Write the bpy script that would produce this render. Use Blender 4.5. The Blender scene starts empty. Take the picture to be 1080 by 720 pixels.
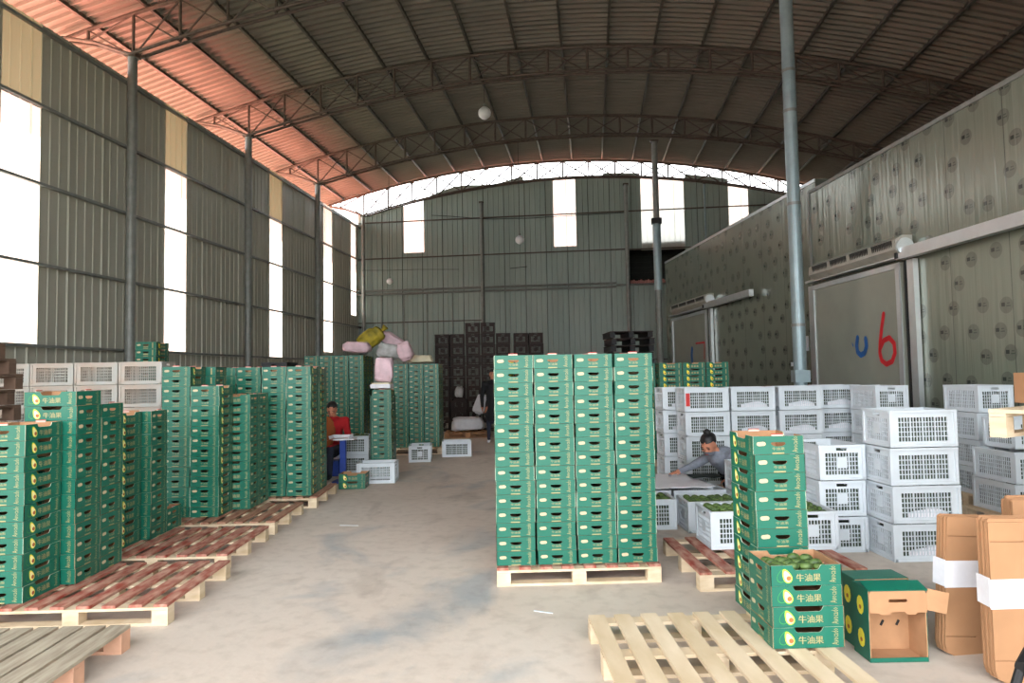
import bpy, math, random
from mathutils import Vector, Matrix, noise
from mathutils.geometry import tessellate_polygon
random.seed(7)
COL = bpy.context.scene.collection
PI = math.pi
# ------------------------------------------------------------------ frames
F_PX, CAM_H = 700.0, 1.53
YAW = math.radians(6.76)             # the camera looks a little left of the hall's long axis
PITCH = math.atan(35 / F_PX)
ROLL = math.radians(1.03)
RP = YAW + math.radians(1.7)         # direction of the rows of pallets
def cw(X, Z):                        # metres right of / ahead of the camera stand -> world
    return (X*math.cos(YAW) - Z*math.sin(YAW), X*math.sin(YAW) + Z*math.cos(YAW))
# ------------------------------------------------------------------ materials
def lin(c):
    return tuple(((v/255)/12.92 if v/255 <= 0.04045 else ((v/255+0.055)/1.055)**2.4) for v in c) + (1,)
MATS = {}
def mat(name, rgb, rough=.7, metal=0, var=.12, scale=6, stretch=(1,1,1), spec=.5, rgb2=None, bump=0, bscale=40, trans=0):
    m = bpy.data.materials.new(name); m.use_nodes = True
    nt = m.node_tree; n = nt.nodes; l = nt.links
    b = n['Principled BSDF']; b.inputs['Roughness'].default_value = rough; b.inputs['Metallic'].default_value = metal
    b.inputs['Specular IOR Level'].default_value = spec
    tc = n.new('ShaderNodeTexCoord'); mp = n.new('ShaderNodeMapping'); mp.inputs['Scale'].default_value = stretch
    no = n.new('ShaderNodeTexNoise'); no.inputs['Scale'].default_value = scale; no.inputs['Detail'].default_value = 4
    rp = n.new('ShaderNodeValToRGB'); c = lin(rgb)
    lo = tuple(v*(1-var) for v in c[:3])+(1,); hi = tuple(min(1, v*(1+var)) for v in c[:3])+(1,)
    if rgb2: hi = lin(rgb2); lo = c
    rp.color_ramp.elements[0].color = lo; rp.color_ramp.elements[0].position = .33
    rp.color_ramp.elements[1].color = hi; rp.color_ramp.elements[1].position = .67
    l.new(tc.outputs['Object'], mp.inputs[0]); l.new(mp.outputs[0], no.inputs['Vector'])
    l.new(no.outputs['Fac'], rp.inputs[0]); l.new(rp.outputs[0], b.inputs['Base Color'])
    if bump:
        nb = n.new('ShaderNodeTexNoise'); nb.inputs['Scale'].default_value = bscale; nb.inputs['Detail'].default_value = 3
        l.new(mp.outputs[0], nb.inputs['Vector'])
        bp = n.new('ShaderNodeBump'); bp.inputs['Strength'].default_value = bump; bp.inputs['Distance'].default_value = .01
        l.new(nb.outputs['Fac'], bp.inputs['Height']); l.new(bp.outputs[0], b.inputs['Normal'])
    MATS[name] = m
    return m
green = mat('green_print', (12,100,80), .42, var=.06)
green_l = mat('green_print_light', (80,165,135), .6, var=.05)
gold = mat('gold_print', (158,150,104), .5, var=.1, scale=60)
cream = mat('cream_print', (190,176,142), .5, var=.06)
yellow = mat('yellow_print', (243,226,70), .5, var=.08, scale=40)
paleyel = mat('pale_yellow_print', (248,240,170), .5, var=.04)
lime = mat('lime_print', (70,160,70), .5, var=.1)
pit = mat('pit_print', (176,98,50), .5, var=.15, scale=60)
kraft = mat('kraft_board', (172,130,94), .85, var=.06, scale=14)
kraft2 = mat('kraft_board_bundle', (168,126,90), .85, var=.08, scale=5)
edge = mat('board_edge', (190,205,180), .8)
tabm = mat('tab_paper', (206,180,166), .7, var=.05)
redpr = mat('red_print', (196,50,48), .6)
white_pl = mat('white_plastic', (206,215,221), .45, var=.05, scale=5)
dusty_pl = mat('dusty_plastic', (206,188,172), .6, var=.1, scale=3, rgb2=(196,200,196))
film = mat('white_film', (226,226,232), .4, var=.03, bump=.5, bscale=14)
brown_pl = mat('brown_basket', (44,30,26), .7, var=.35, scale=8)
black_pl = mat('black_basket', (24,26,30), .6, var=.2)
wood = mat('new_wood', (222,204,176), .8, var=.1, scale=3, stretch=(2,.6,6), rgb2=(200,178,144))
woodw = mat('weathered_wood', (176,166,146), .85, scale=4, stretch=(8,1,4), rgb2=(146,134,116), bump=.3)
woodpink = mat('pinkish_block_wood', (206,160,132), .85, var=.15, scale=5)
redwood = mat('red_painted_wood', (148,62,46), .75, scale=4, stretch=(5,1.6,4), rgb2=(192,150,130))
redwood_d = mat('brown_red_wood', (150,98,78), .8, scale=5, stretch=(6,1,4), rgb2=(180,140,115))
oldwood = mat('old_dark_wood', (92,70,58), .85, var=.3, scale=5, rgb2=(128,104,86))
orangewood = mat('orange_wood', (186,140,100), .8, var=.15, scale=5)
galv = mat('galvanised_steel', (128,132,128), .5, .3, var=.12, scale=9)
galvb = mat('blue_grey_steel', (140,160,166), .4, .35, var=.1, scale=5)
truss_m = mat('truss_steel', (84,74,66), .65, .2, var=.25, scale=12)
purl_m = mat('purlin_steel', (78,74,66), .6, .2, var=.2, scale=10)
alum = mat('aluminium', (196,202,204), .3, .6, var=.05)
dark = mat('dark_rubber', (20,22,24), .6)
grille_m = mat('grey_grille', (170,170,160), .5, .2)
avo = mat('avocado_skin', (44,66,34), .5, rgb2=(92,118,56), scale=30, bump=.4, bscale=90)
skin = mat('skin', (196,132,104), .6, var=.06)
hair = mat('black_hair', (20,18,20), .5)
grey_cloth = mat('grey_cloth', (128,134,146), .9, var=.12, scale=30, bump=.4)
black_cloth = mat('black_cloth', (18,19,22), .9)
navy = mat('navy_cloth', (30,36,52), .9)
red_cloth = mat('red_cloth', (172,22,30), .85)
orange_cloth = mat('orange_apron', (150,80,36), .85)
blue_paint = mat('blue_paint', (36,66,150), .45)
red_paint = mat('red_spray', (206,34,44), .6)
bluespray = mat('blue_spray', (40,100,170), .6)
pinksack = mat('pink_sack', (214,186,194), .8, var=.1, scale=10, bump=.6, bscale=12)
whitesack = mat('white_sack', (220,222,228), .8, var=.06, scale=10, bump=.5, bscale=12)
greysack = mat('grey_sack', (150,154,152), .75, scale=6, rgb2=(200,204,204), bump=.5, bscale=10)
yellsack = mat('yellow_sack', (178,160,40), .7, scale=7, rgb2=(120,112,34), bump=.5, bscale=10)
creamsack = mat('cream_sack', (214,206,178), .8, var=.08, bump=.4, bscale=12)
lampglass = mat('frosted_lamp', (226,230,232), .3, var=.02)
# ------------------------------------------------------------------ mesh helper
class MB:
    def __init__(s): s.v=[]; s.f=[]; s.m=[]; s.mats=[]
    def mi(s, m):
        if m not in s.mats: s.mats.append(m)
        return s.mats.index(m)
    def add(s, vs, fs, m):
        b=len(s.v); s.v += [tuple(v) for v in vs]; k=s.mi(m)
        for f in fs: s.f.append(tuple(b+i for i in f)); s.m.append(k)
    def box(s, c, d, m, R=None):
        x,y,z=[q/2 for q in d]
        vs=[Vector((sx*x,sy*y,sz*z)) for sz in(-1,1) for sy in(-1,1) for sx in(-1,1)]
        if R: vs=[R@v for v in vs]
        vs=[v+Vector(c) for v in vs]
        s.add(vs,[(0,2,3,1),(4,5,7,6),(0,1,5,4),(2,6,7,3),(0,4,6,2),(1,3,7,5)],m)
    def tube(s, p0, p1, r, m, n=8, r1=None, caps=True):
        p0=Vector(p0);p1=Vector(p1);d=(p1-p0)
        if d.length<1e-6: return
        q=d.to_track_quat('Z','Y').to_matrix(); r1=r if r1 is None else r1
        vs=[p0+q@Vector((math.cos(2*PI*i/n)*r,math.sin(2*PI*i/n)*r,0)) for i in range(n)]
        vs+=[p1+q@Vector((math.cos(2*PI*i/n)*r1,math.sin(2*PI*i/n)*r1,0)) for i in range(n)]
        fs=[(i,(i+1)%n,n+(i+1)%n,n+i) for i in range(n)]
        if caps: fs+=[tuple(range(n-1,-1,-1)),tuple(range(n,2*n))]
        s.add(vs,fs,m)
    def path(s, pts, r, m, n=8):
        for a,b in zip(pts,pts[1:]): s.tube(a,b,r,m,n)
    def ell(s, c, r, m, nu=12, nv=8, R=None, f=None):
        vs=[];fs=[]
        for j in range(nv+1):
            t=PI*j/nv
            for i in range(nu):
                p=2*PI*i/nu
                v=Vector((math.sin(t)*math.cos(p),math.sin(t)*math.sin(p),math.cos(t)))
                if f: v=f(v)
                v=Vector((v.x*r[0],v.y*r[1],v.z*r[2]))
                if R: v=R@v
                vs.append(v+Vector(c))
        for j in range(nv):
            for i in range(nu):
                fs.append((j*nu+i,(j+1)*nu+i,(j+1)*nu+(i+1)%nu,j*nu+(i+1)%nu))
        s.add(vs,fs,m)
    def plate(s, loops, th, T, mf, mb=None, me=None):
        """outline + holes in (u,v), thickness th behind; T maps (u,v,w) to 3D; w outward"""
        mb=mb or mf; me=me or mf
        flat=[p for lp in loops for p in lp]
        tri=tessellate_polygon([[Vector((p[0],p[1],0)) for p in lp] for lp in loops])
        out=[]
        for t in tri:
            a,b,c=[flat[i] for i in t]
            if (b[0]-a[0])*(c[1]-a[1])-(b[1]-a[1])*(c[0]-a[0])<0: t=(t[0],t[2],t[1])
            out.append(tuple(t))
        s.add([T(p[0],p[1],0) for p in flat],out,mf)
        s.add([T(p[0],p[1],-th) for p in flat],[tuple(reversed(t)) for t in out],mb)
        for lp in loops:
            n=len(lp)
            s.add([T(p[0],p[1],0) for p in lp]+[T(p[0],p[1],-th) for p in lp],
                  [(i,n+i,n+(i+1)%n,(i+1)%n) for i in range(n)],me)
    def build(s, name, parent=None, smooth=False, loc=None, rz=0):
        me=bpy.data.meshes.new(name); me.from_pydata(s.v,[],s.f)
        for m in s.mats: me.materials.append(m)
        me.polygons.foreach_set('material_index',s.m)
        if smooth: me.polygons.foreach_set('use_smooth',[True]*len(s.f))
        me.update()
        o=bpy.data.objects.new(name,me); COL.objects.link(o); o.parent=parent
        if loc: o.location=loc
        if rz: o.rotation_euler.z=rz
        return o
def tag(o, label=None, cat=None, group=None, kind=None):
    if label: o['label']=label
    if cat: o['category']=cat
    if group: o['group']=group
    if kind: o['kind']=kind
    return o
def thing(name, label, cat, loc=(0,0,0), rz=0, group=None):
    o=bpy.data.objects.new(name,None); COL.objects.link(o); o.location=loc; o.rotation_euler.z=rz
    o.empty_display_size=.1
    return tag(o,label,cat,group)
KIDS={}
def kids(o): return [c for c in bpy.data.objects if c.parent==o]
def copy_tree(o, ks, loc, rz, label, group=None):
    c=o.copy(); COL.objects.link(c); c.location=loc; c.rotation_euler=(0,0,rz)
    tag(c,label,None,group)
    for k in ks:
        d=k.copy(); COL.objects.link(d); d.parent=c
    return c
def text_mesh(body):
    c=bpy.data.curves.new('lettering','FONT'); c.body=body; c.resolution_u=1; c.size=1
    o=bpy.data.objects.new('lettering',c); COL.objects.link(o)
    dg=bpy.context.evaluated_depsgraph_get(); dg.update()
    m=bpy.data.meshes.new_from_object(o.evaluated_get(dg),depsgraph=dg)
    vs=[v.co.copy() for v in m.vertices]; fs=[tuple(p.vertices) for p in m.polygons]
    bpy.data.objects.remove(o); bpy.data.meshes.remove(m); bpy.data.curves.remove(c)
    x0=min(v.x for v in vs);x1=max(v.x for v in vs);y0=min(v.y for v in vs);y1=max(v.y for v in vs)
    return [((v.x-(x0+x1)/2)/(x1-x0),(v.y-(y0+y1)/2)/(y1-y0)) for v in vs],fs
TXT_CN=text_mesh('牛油果'); TXT_EN=text_mesh('Avocado')
# ------------------------------------------------------------------ the camera
cam=bpy.data.cameras.new('camera'); co=bpy.data.objects.new('camera',cam); COL.objects.link(co)
Fv=Vector((-math.sin(YAW)*math.cos(PITCH),math.cos(YAW)*math.cos(PITCH),math.sin(PITCH)))
R0=Vector((math.cos(YAW),math.sin(YAW),0)); U0=R0.cross(Fv)
Rv=R0*math.cos(ROLL)-U0*math.sin(ROLL); Uv=U0*math.cos(ROLL)+R0*math.sin(ROLL)
M=Matrix((Rv,Uv,-Fv)).transposed().to_4x4(); M.translation=Vector((0,0,CAM_H)); co.matrix_world=M
cam.sensor_width=36; cam.lens=F_PX*36/1080; cam.clip_end=400
bpy.context.scene.camera=co
# ------------------------------------------------------------------ light
sc=bpy.context.scene
w=bpy.data.worlds.new('world'); sc.world=w; w.use_nodes=True
w.node_tree.nodes['Background'].inputs[0].default_value=(.95,.97,1,1)
w.node_tree.nodes['Background'].inputs[1].default_value=1.7
sun=bpy.data.lights.new('sun','SUN'); sun.energy=11.0; sun.angle=.01; sun.color=(1,.96,.9)
so=bpy.data.objects.new('sun',sun); COL.objects.link(so)
el=math.radians(56); sd=Vector((math.cos(el),0.02,-math.sin(el))); so.rotation_euler=sd.to_track_quat('-Z','Y').to_euler()
so.location=(-20,5,25)
sc.view_settings.view_transform='Standard'; sc.view_settings.look='None'; sc.view_settings.gamma=1
sc.view_settings.use_curve_mapping=False; sc.view_settings.exposure=2.1
# ------------------------------------------------------------------ the hall
YB, YF = 24.9, -1.0      # far end, open front
XW, XR = -8.95, 11.6
def roofz(x): return 9.56-.0163*(x+1.3)**2
def chordz(x): return 8.88-.0168*(x+.6)**2 if x>-8.65 else 7.80+(-8.65-x)*.40
def concrete():
    m=mat('concrete_floor',(196,188,178),.75,var=.08)
    nt=m.node_tree;n=nt.nodes;l=nt.links;b=n['Principled BSDF']
    tc=n.new('ShaderNodeTexCoord')
    def noi(s,d=5,st=(1,1,1),dist=0):
        mp=n.new('ShaderNodeMapping');mp.inputs['Scale'].default_value=st
        x=n.new('ShaderNodeTexNoise');x.inputs['Scale'].default_value=s;x.inputs['Detail'].default_value=d;x.inputs['Distortion'].default_value=dist
        l.new(tc.outputs['Object'],mp.inputs[0]);l.new(mp.outputs[0],x.inputs['Vector']);return x
    def ramp(src,a,b_,ca,cb):
        r=n.new('ShaderNodeValToRGB');r.color_ramp.elements[0].position=a;r.color_ramp.elements[1].position=b_
        r.color_ramp.elements[0].color=ca;r.color_ramp.elements[1].color=cb;l.new(src,r.inputs[0]);return r
    def mix(f,a,b_,t='MIX'):
        x=n.new('ShaderNodeMixRGB');x.blend_type=t
        if isinstance(f,float): x.inputs[0].default_value=f
        else: l.new(f,x.inputs[0])
        l.new(a,x.inputs[1]);l.new(b_,x.inputs[2]);return x
    base=ramp(noi(.5,6).outputs['Fac'],.3,.7,lin((196,182,168)),lin((212,202,190)))
    blue=ramp(noi(1,1).outputs['Fac'],0,1,lin((150,156,158)),lin((158,164,166)))
    bm=ramp(noi(.8,7,(1,.8,1),1.2).outputs['Fac'],.56,.70,(0,0,0,1),(.75,.75,.75,1))
    c=mix(bm.outputs[0],base.outputs[0],blue.outputs[0])
    mp=n.new('ShaderNodeMapping'); sx_,sy_=cw(-.75,4.1); mp.vector_type='TEXTURE'; mp.inputs['Location'].default_value=(sx_,sy_,0); mp.inputs['Rotation'].default_value=(0,0,YAW+.95); mp.inputs['Scale'].default_value=(1.25,.42,1)
    gr=n.new('ShaderNodeTexGradient'); gr.gradient_type='SPHERICAL'; l.new(tc.outputs['Object'],mp.inputs[0]); l.new(mp.outputs[0],gr.inputs[0])
    mm=n.new('ShaderNodeMath'); mm.operation='MULTIPLY'; l.new(gr.outputs['Fac'],mm.inputs[0]); l.new(noi(3.5,8,(1,1,1),.8).outputs['Fac'],mm.inputs[1])
    pm_=ramp(mm.outputs[0],.12,.42,(0,0,0,1),(.62,.62,.62,1)); dkb=ramp(noi(1,1).outputs['Fac'],0,1,lin((132,142,148)),lin((140,148,152)))
    c=mix(pm_.outputs[0],c.outputs[0],dkb.outputs[0])
    sp=ramp(noi(9,8).outputs['Fac'],.30,.52,(.72,.70,.68,1),(1,1,1,1))
    c=mix(.45,c.outputs[0],sp.outputs[0],'MULTIPLY')
    st=ramp(noi(2.2,8,(1,.5,1),.6).outputs['Fac'],.28,.42,(.62,.6,.58,1),(1,1,1,1))
    c=mix(.6,c.outputs[0],st.outputs[0],'MULTIPLY')
    l.new(c.outputs[0],b.inputs['Base Color'])
    bp=n.new('ShaderNodeBump');bp.inputs['Strength'].default_value=.15;bp.inputs['Distance'].default_value=.01
    l.new(noi(30,4).outputs['Fac'],bp.inputs['Height']);l.new(bp.outputs[0],b.inputs['Normal'])
    return m
fl=MB(); fl.box(((XW+XR)/2,(YF+YB)/2+.3,-.05),(XR-XW+.6,YB-YF+1.2,.1),concrete())
tag(fl.build('floor'),'pale grey concrete floor with bluish stains and scuffs','floor',kind='structure')
earth=mat('red_earth',(226,130,114),.95,rgb2=(234,150,134),scale=.6)
yard=mat('yard_concrete',(92,88,80),.9)
field=mat('unseen_dry_field',(112,108,84),.95,rgb2=(128,120,92),scale=.4)
g=MB(); g.box((-13.5,12,-.14),(9.2,60,.05),earth); g.box((1.0,35,-.14),(19.8,19.6,.05),earth)  # unseen ground: red strips tint the roof edge, fields limit the red bounce
g.box((-49,12,-.14),(61.8,160,.05),field); g.box((36,12,-.14),(50.2,160,.05),field)
g.box((1.4,-35,-.14),(19,66,.05),yard); g.box((1.0,70,-.14),(19.8,50,.05),field); g.box((-13.5,-40,-.14),(9.2,43.9,.05),field)
tag(g.build('ground'),'unseen ground around the hall, red earth and dry field laid for bounce light','ground',kind='structure')
def sheetmat(name, rgb, rgb2):
    return mat(name, rgb, .5, .0, scale=1.2, stretch=(1,1,.25), rgb2=rgb2)
wallm=sheetmat('wall_sheet',(160,160,146),(172,172,158))
wallback=sheetmat('wall_sheet_back',(136,152,144),(150,164,156))
roofm=mat('roof_sheet',(118,114,104),.7,var=.08,scale=1.5)
def profile(a0,a1,pitch=.2,dep=.013,seam=.8):
    out=[];k=math.floor(a0/pitch)
    pts=[]
    a=k*pitch
    while a<a1+pitch:
        s=abs((a/seam)-round(a/seam))<.01
        d=dep*(2.2 if s else 1)
        w_=.024 if not s else .02
        pts += [(a-w_,0),(a-w_*.4,d),(a+w_*.4,d),(a+w_,0)]
        a+=pitch
    pts=[p for p in pts if a0<p[0]<a1]
    return [(a0,0)]+pts+[(a1,0)]
def sheet(mb, mp, a0, a1, z0, z1, m):
    """mp(a,depth,z); z0,z1 numbers or functions of a"""
    pr=profile(a0,a1); vs=[];fs=[]
    for a,d in pr:
        vs.append(mp(a,d,z0(a) if callable(z0) else z0)); vs.append(mp(a,d,z1(a) if callable(z1) else z1))
    for i in range(len(pr)-1): fs.append((2*i,2*i+2,2*i+3,2*i+1))
    mb.add(vs,fs,m)
    if m in (wallm,wallback):          # dark strips painting the shadow lines at the sheets' lap joints
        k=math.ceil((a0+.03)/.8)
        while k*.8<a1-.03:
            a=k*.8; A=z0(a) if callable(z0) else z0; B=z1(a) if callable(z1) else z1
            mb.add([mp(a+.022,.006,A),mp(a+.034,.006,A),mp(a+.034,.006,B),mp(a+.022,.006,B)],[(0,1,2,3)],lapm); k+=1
lapm=mat('lap_joint_shadow',(40,40,36),.8)
def skym(c1=(.36,.36,.33,1),c2=(.8,.75,.62,1),fac=.3,nm='translucent_panel'):
    m=bpy.data.materials.new(nm); m.use_nodes=True; nt=m.node_tree; nt.nodes.clear()
    o=nt.nodes.new('ShaderNodeOutputMaterial'); t=nt.nodes.new('ShaderNodeBsdfTranslucent'); t.inputs[0].default_value=c1
    d=nt.nodes.new('ShaderNodeBsdfDiffuse'); d.inputs[0].default_value=c2
    x=nt.nodes.new('ShaderNodeMixShader'); x.inputs[0].default_value=fac
    nt.links.new(t.outputs[0],x.inputs[1]); nt.links.new(d.outputs[0],x.inputs[2]); nt.links.new(x.outputs[0],o.inputs[0])
    return m
SKY=skym(); SKYT=skym((.13,.125,.075,1),(.62,.60,.44,1),.55,'tan_translucent_panel')
# left wall
WT=7.5
lw=MB(); L=lambda a,d,z:(XW+d,a,z)
strips=[(1.05,1.79,2.17,WT),(5.05,5.79,2.17,WT),(9.05,9.79,2.17,WT),(13.04,13.78,2.17,WT),(17.68,18.40,2.15,WT),(21.5,22.24,2.42,WT),(24.04,24.6,3.9,WT)]
a=YF
for i,(y0,y1,z0,z1) in enumerate(strips):
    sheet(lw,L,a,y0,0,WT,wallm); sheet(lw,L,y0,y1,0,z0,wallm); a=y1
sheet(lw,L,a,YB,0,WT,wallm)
wl=tag(lw.build('wall_left'),'tall corrugated grey steel wall with translucent strips','wall',kind='structure')
nwin=0
WL_LAB=['']*7
for i,(y0,y1,z0,z1) in enumerate(strips):
    if i<1: pass
    up=6.1 if i<5 else z1
    m=MB(); sheet(m,lambda a,d,z:(XW-.004+d*.9,a,z),y0-.03,y1+.03,z0-.02,up,SKY)
    nwin+=1
    wo_=m.build('window_%d'%nwin)
    if i<5:
        m=MB(); sheet(m,lambda a,d,z:(XW-.004+d*.9,a,z),y0-.03,y1+.03,up-.03,z1,SKYT); m.build('upper_pane',wo_)
    tag(wo_,'tall translucent daylight strip in the left wall, number %s from the far corner'%(['seventh','sixth','fifth','fourth','third','second','first'][i]),'window',kind='structure')
for z in (.9,2.13,3.46,4.78,6.08,7.35):
    m=MB(); m.box((XW+.085,(YF+YB)/2,z),(.07,YB-YF,.045),galv); m.build('girt',wl)
# roof sheet with ribs across the hall
NR=44; rx0,rx1=-10.75,XR+.3
rb=MB(); prof=profile(YF,YB+.15,.2,-.03,9e9)
vs=[];fs=[]
for j in range(NR+1):
    x=rx0+(rx1-rx0)*j/NR; z=roofz(x)+.14
    for (y,d) in prof: vs.append((x,y,z+d))
n_=len(prof)
for j in range(NR):
    for i in range(n_-1): fs.append((j*n_+i,(j+1)*n_+i,(j+1)*n_+i+1,j*n_+i+1))
rb.add(vs,fs,roofm); ceil=tag(rb.build('ceiling'),'arched ribbed steel roof seen from below','ceiling',kind='structure')
x=-10.62
pxs=[]
while x<XR+.2:
    pxs.append(x)
    m=MB(); sl=-2*.0163*(x+1.3)
    m.box((0,0,0),(.05,YB-YF+.1,.10),purl_m,Matrix.Rotation(-math.atan(sl),3,'Y')); 
    o=m.build('purlin',ceil,loc=(x,(YB+YF)/2,roofz(x)+.055)); x+=1.12
# trusses
TY=[2.85,7.23,11.6,15.97,20.34,24.72]
TN=['sixth','fifth','fourth','third','second','first']
def truss(Y,nm,grp):
    t=thing('roof_truss','arched steel roof truss, %s from the far end wall'%nm,'roof truss',(0,Y,0),0,'arched trusses under the roof')
    X0,X1=-10.08,XR
    N=44; xs=[X0+(X1-X0)*i/N for i in range(N+1)]
    m=MB(); m.path([(x,0,roofz(x)-.03) for x in xs],.04,truss_m,8); m.build('top_chord',t)
    bx=[-10.08,-9.4,-8.65]+[-8+.6*i for i in range(int((X1+8)/.6)+1)]
    for dy in (-.1,.1):
        m=MB(); m.path([(x,dy,(roofz(x)-.06 if x==-10.08 else chordz(x))) for x in bx],.032,truss_m,8); m.build('bottom_chord',t)
    xs=[-9.6,-8.65]
    while xs[-1]+.97<X1: xs.append(xs[-1]+.97)
    for i,x in enumerate(xs):
        m=MB(); m.tube((x,0,chordz(x)-.02),(x,0,roofz(x)-.04),.032,truss_m,6); m.build('web_post',t)
        if i+1<len(xs):
            x2=xs[i+1]
            m=MB(); m.tube((x,.0,chordz(x)),(x2,0,roofz(x2)-.04),(.026 if Y>24 else .018),truss_m,6); m.build('diagonal_rod',t)
            m=MB(); m.tube((x,.03,roofz(x)-.04),(x2,.03,chordz(x2)),(.026 if Y>24 else .018),truss_m,6); m.build('diagonal_rod',t)
for Y,nm in zip(TY,TN): truss(Y,nm,None)
# columns
def column(x,y,z1,r,label,m,base=False):
    t=thing('steel_column',label,'column',(x,y,0))
    b=MB(); b.tube((0,0,0),(0,0,z1),r,m,20); b.build('shaft',t)
    for z in ((.02,) if not base else (.02,)):
        b=MB(); b.box((0,0,.012),(r*3,r*3,.02),galv); b.build('base_plate',t)
    b=MB(); b.box((0,0,z1-.02),(r*2.6,r*2.2,.05),truss_m); b.build('cap_plate',t)
    return t
for i,(y,nm) in enumerate(((2.85,'sixth'),(7.23,'fifth'),(11.6,'fourth'),(15.97,'third'),(20.34,'second'))):
    column(-8.66,y,7.82 if True else 0,.085,'round steel column against the left wall, %s from the far corner'%nm,galv)
column(-8.66,24.66,7.8,.07,'thin round steel column standing in the far left corner',galv)
c1=column(3.47,11.6,roofz(3.47)-.9,.105,'thick pale blue-grey column before the cold room corner',galvb)
b=MB(); b.box((0,0,1.42),(.24,.24,.2),galvb); b.build('sleeve',c1)
for z in (2.25,4.3,5.9,6.6): 
    b=MB(); b.tube((0,0,z),(0,0,z+.05),.113,galv,20); b.build('collar',c1)
c2=column(2.07,20.3,roofz(2.07)-.8,.09,'slim grey column standing near the far wall opening',galv)
b=MB(); b.box((0,0,6.1),(.3,.2,.16),dark); b.build('bracket',c2)
b=MB(); b.tube((0,0,4.0),(0,0,6.0),.12,galvb,16); b.build('sleeve',c2)
# far wall
bw=MB(); Bm=lambda a,d,z:(a,YB-d,z)
def wtop(x):
    z=chordz(x)+.02
    if -6.1<x<-2.4: z+=.18+.08*math.sin(x*2.2)
    if .6<x<2.0: z+=.18
    if 3.6<x<5.6: z+=.25
    return z
segs=[(XW,-7.11,0,wtop),(-7.11,-6.31,0,6.32),(-6.31,-1.28,0,wtop),(-1.28,-.44,0,6.33),(-.44,1.98,0,wtop),(1.98,3.55,0,4.76),(3.55,5.15,0,wtop),(5.15,5.85,0,6.05),(5.85,XR,0,wtop)]
segs2=[]
for s in segs:
    if s[0]==-.44: segs2+=[(-.44,1.48,0,wtop),(1.48,1.98,0,4.76),(1.48,1.98,6.08,wtop)]
    else: segs2.append(s)
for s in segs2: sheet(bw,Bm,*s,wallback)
wb=tag(bw.build('wall_back'),'corrugated grey-green steel end wall below the arched roof','wall',kind='structure')
for k,(x0,x1,z0) in enumerate(((-7.11,-6.31,6.32),(-1.28,-.44,6.33),(1.98,3.55,6.08),(5.15,5.85,6.05))):
    m=MB(); sheet(m,lambda a,d,z:(a,YB+.004-d*.9,z),x0-.02,x1+.02,z0-.02,lambda a:chordz(a)+(.12 if k!=0 else -.02),SKY)
    nwin+=1
    tag(m.build('window_%d'%nwin),['translucent daylight panel high up, first from the left corner of the end wall','translucent daylight panel in the middle of the end wall','wide translucent daylight panel above the dark opening','translucent daylight panel beside the cold room roof'][k],'window',kind='structure')
for z,x0,x1 in ((7.54,XW,XR),(6.12,XW,1.4),(3.62,XW,-4),(2.0,XW,XR),(6.1,1.4,8)):
    m=MB(); m.box(((x0+x1)/2,YB-.07,z),(x1-x0,.05,.04),truss_m); m.build('girt',wb)
for z,x0,x1 in ((4.86,XW,1.0),(4.72,XW,1.0),(4.78,1.0,3.5)):
    m=MB(); m.tube((x0,YB-.14,z),(x1,YB-.14,z),.035,galv,8); m.build('rail_pipe',wb)
for x in (-8.0,-7.1,-6.2,-5.2,):
    m=MB(); m.tube((x,YB-.12,0),(x,YB-.12,4.7),.02,galv,6); m.build('rail_pipe',wb)
column(-4.0,24.6,8.1,.06,'thin steel post in the middle of the end wall',galv)
column(1.42,24.55,8.5,.075,'rusty pale post left of the dark opening',galv)
column(4.25,24.6,8.4,.03,'thin pole behind the cold room roof',galvb)
# dark loft behind the opening
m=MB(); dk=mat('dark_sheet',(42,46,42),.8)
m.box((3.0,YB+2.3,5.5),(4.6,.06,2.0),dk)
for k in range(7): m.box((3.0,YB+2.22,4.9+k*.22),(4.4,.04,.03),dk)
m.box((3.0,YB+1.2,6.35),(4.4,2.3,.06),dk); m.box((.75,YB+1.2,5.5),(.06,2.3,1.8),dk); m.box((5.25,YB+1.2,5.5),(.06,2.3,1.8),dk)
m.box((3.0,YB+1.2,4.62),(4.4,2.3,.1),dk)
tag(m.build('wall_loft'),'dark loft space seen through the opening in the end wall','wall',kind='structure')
pk=mat('pink_tile',(196,120,112),.7,rgb2=(220,170,160),scale=20)
m=MB()
for k in range(26): m.tube((1.5+k*.09,YB+.10,4.79),(1.5+k*.09,YB+.42,4.95+.02*(k%3)),.05,pk,8)
tag(m.build('tiled_ledge'),'pink clay tiles along the sill of the dark opening','tiles')
# unseen front gable added to darken the roof, entrance sized for light
fw_=MB(); Fm=lambda a,d,z:(a,YF+d,z)
for q in ((XW,-7,0,lambda a:roofz(a)+.1),(-7,5,6.4,lambda a:roofz(a)+.1),(5,XR,0,lambda a:roofz(a)+.1)): sheet(fw_,Fm,*q,wallm)
tag(fw_.build('wall_front_unseen'),'unseen front gable wall added to shade the roof, with wide entrance','wall',kind='structure')
# right outer wall
rw=MB(); sheet(rw,lambda a,d,z:(XR-d,a,z),YF,YB,0,roofz(XR)+.1,wallm)
tag(rw.build('wall_right'),'outer corrugated wall behind the cold rooms','wall',kind='structure')
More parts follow.
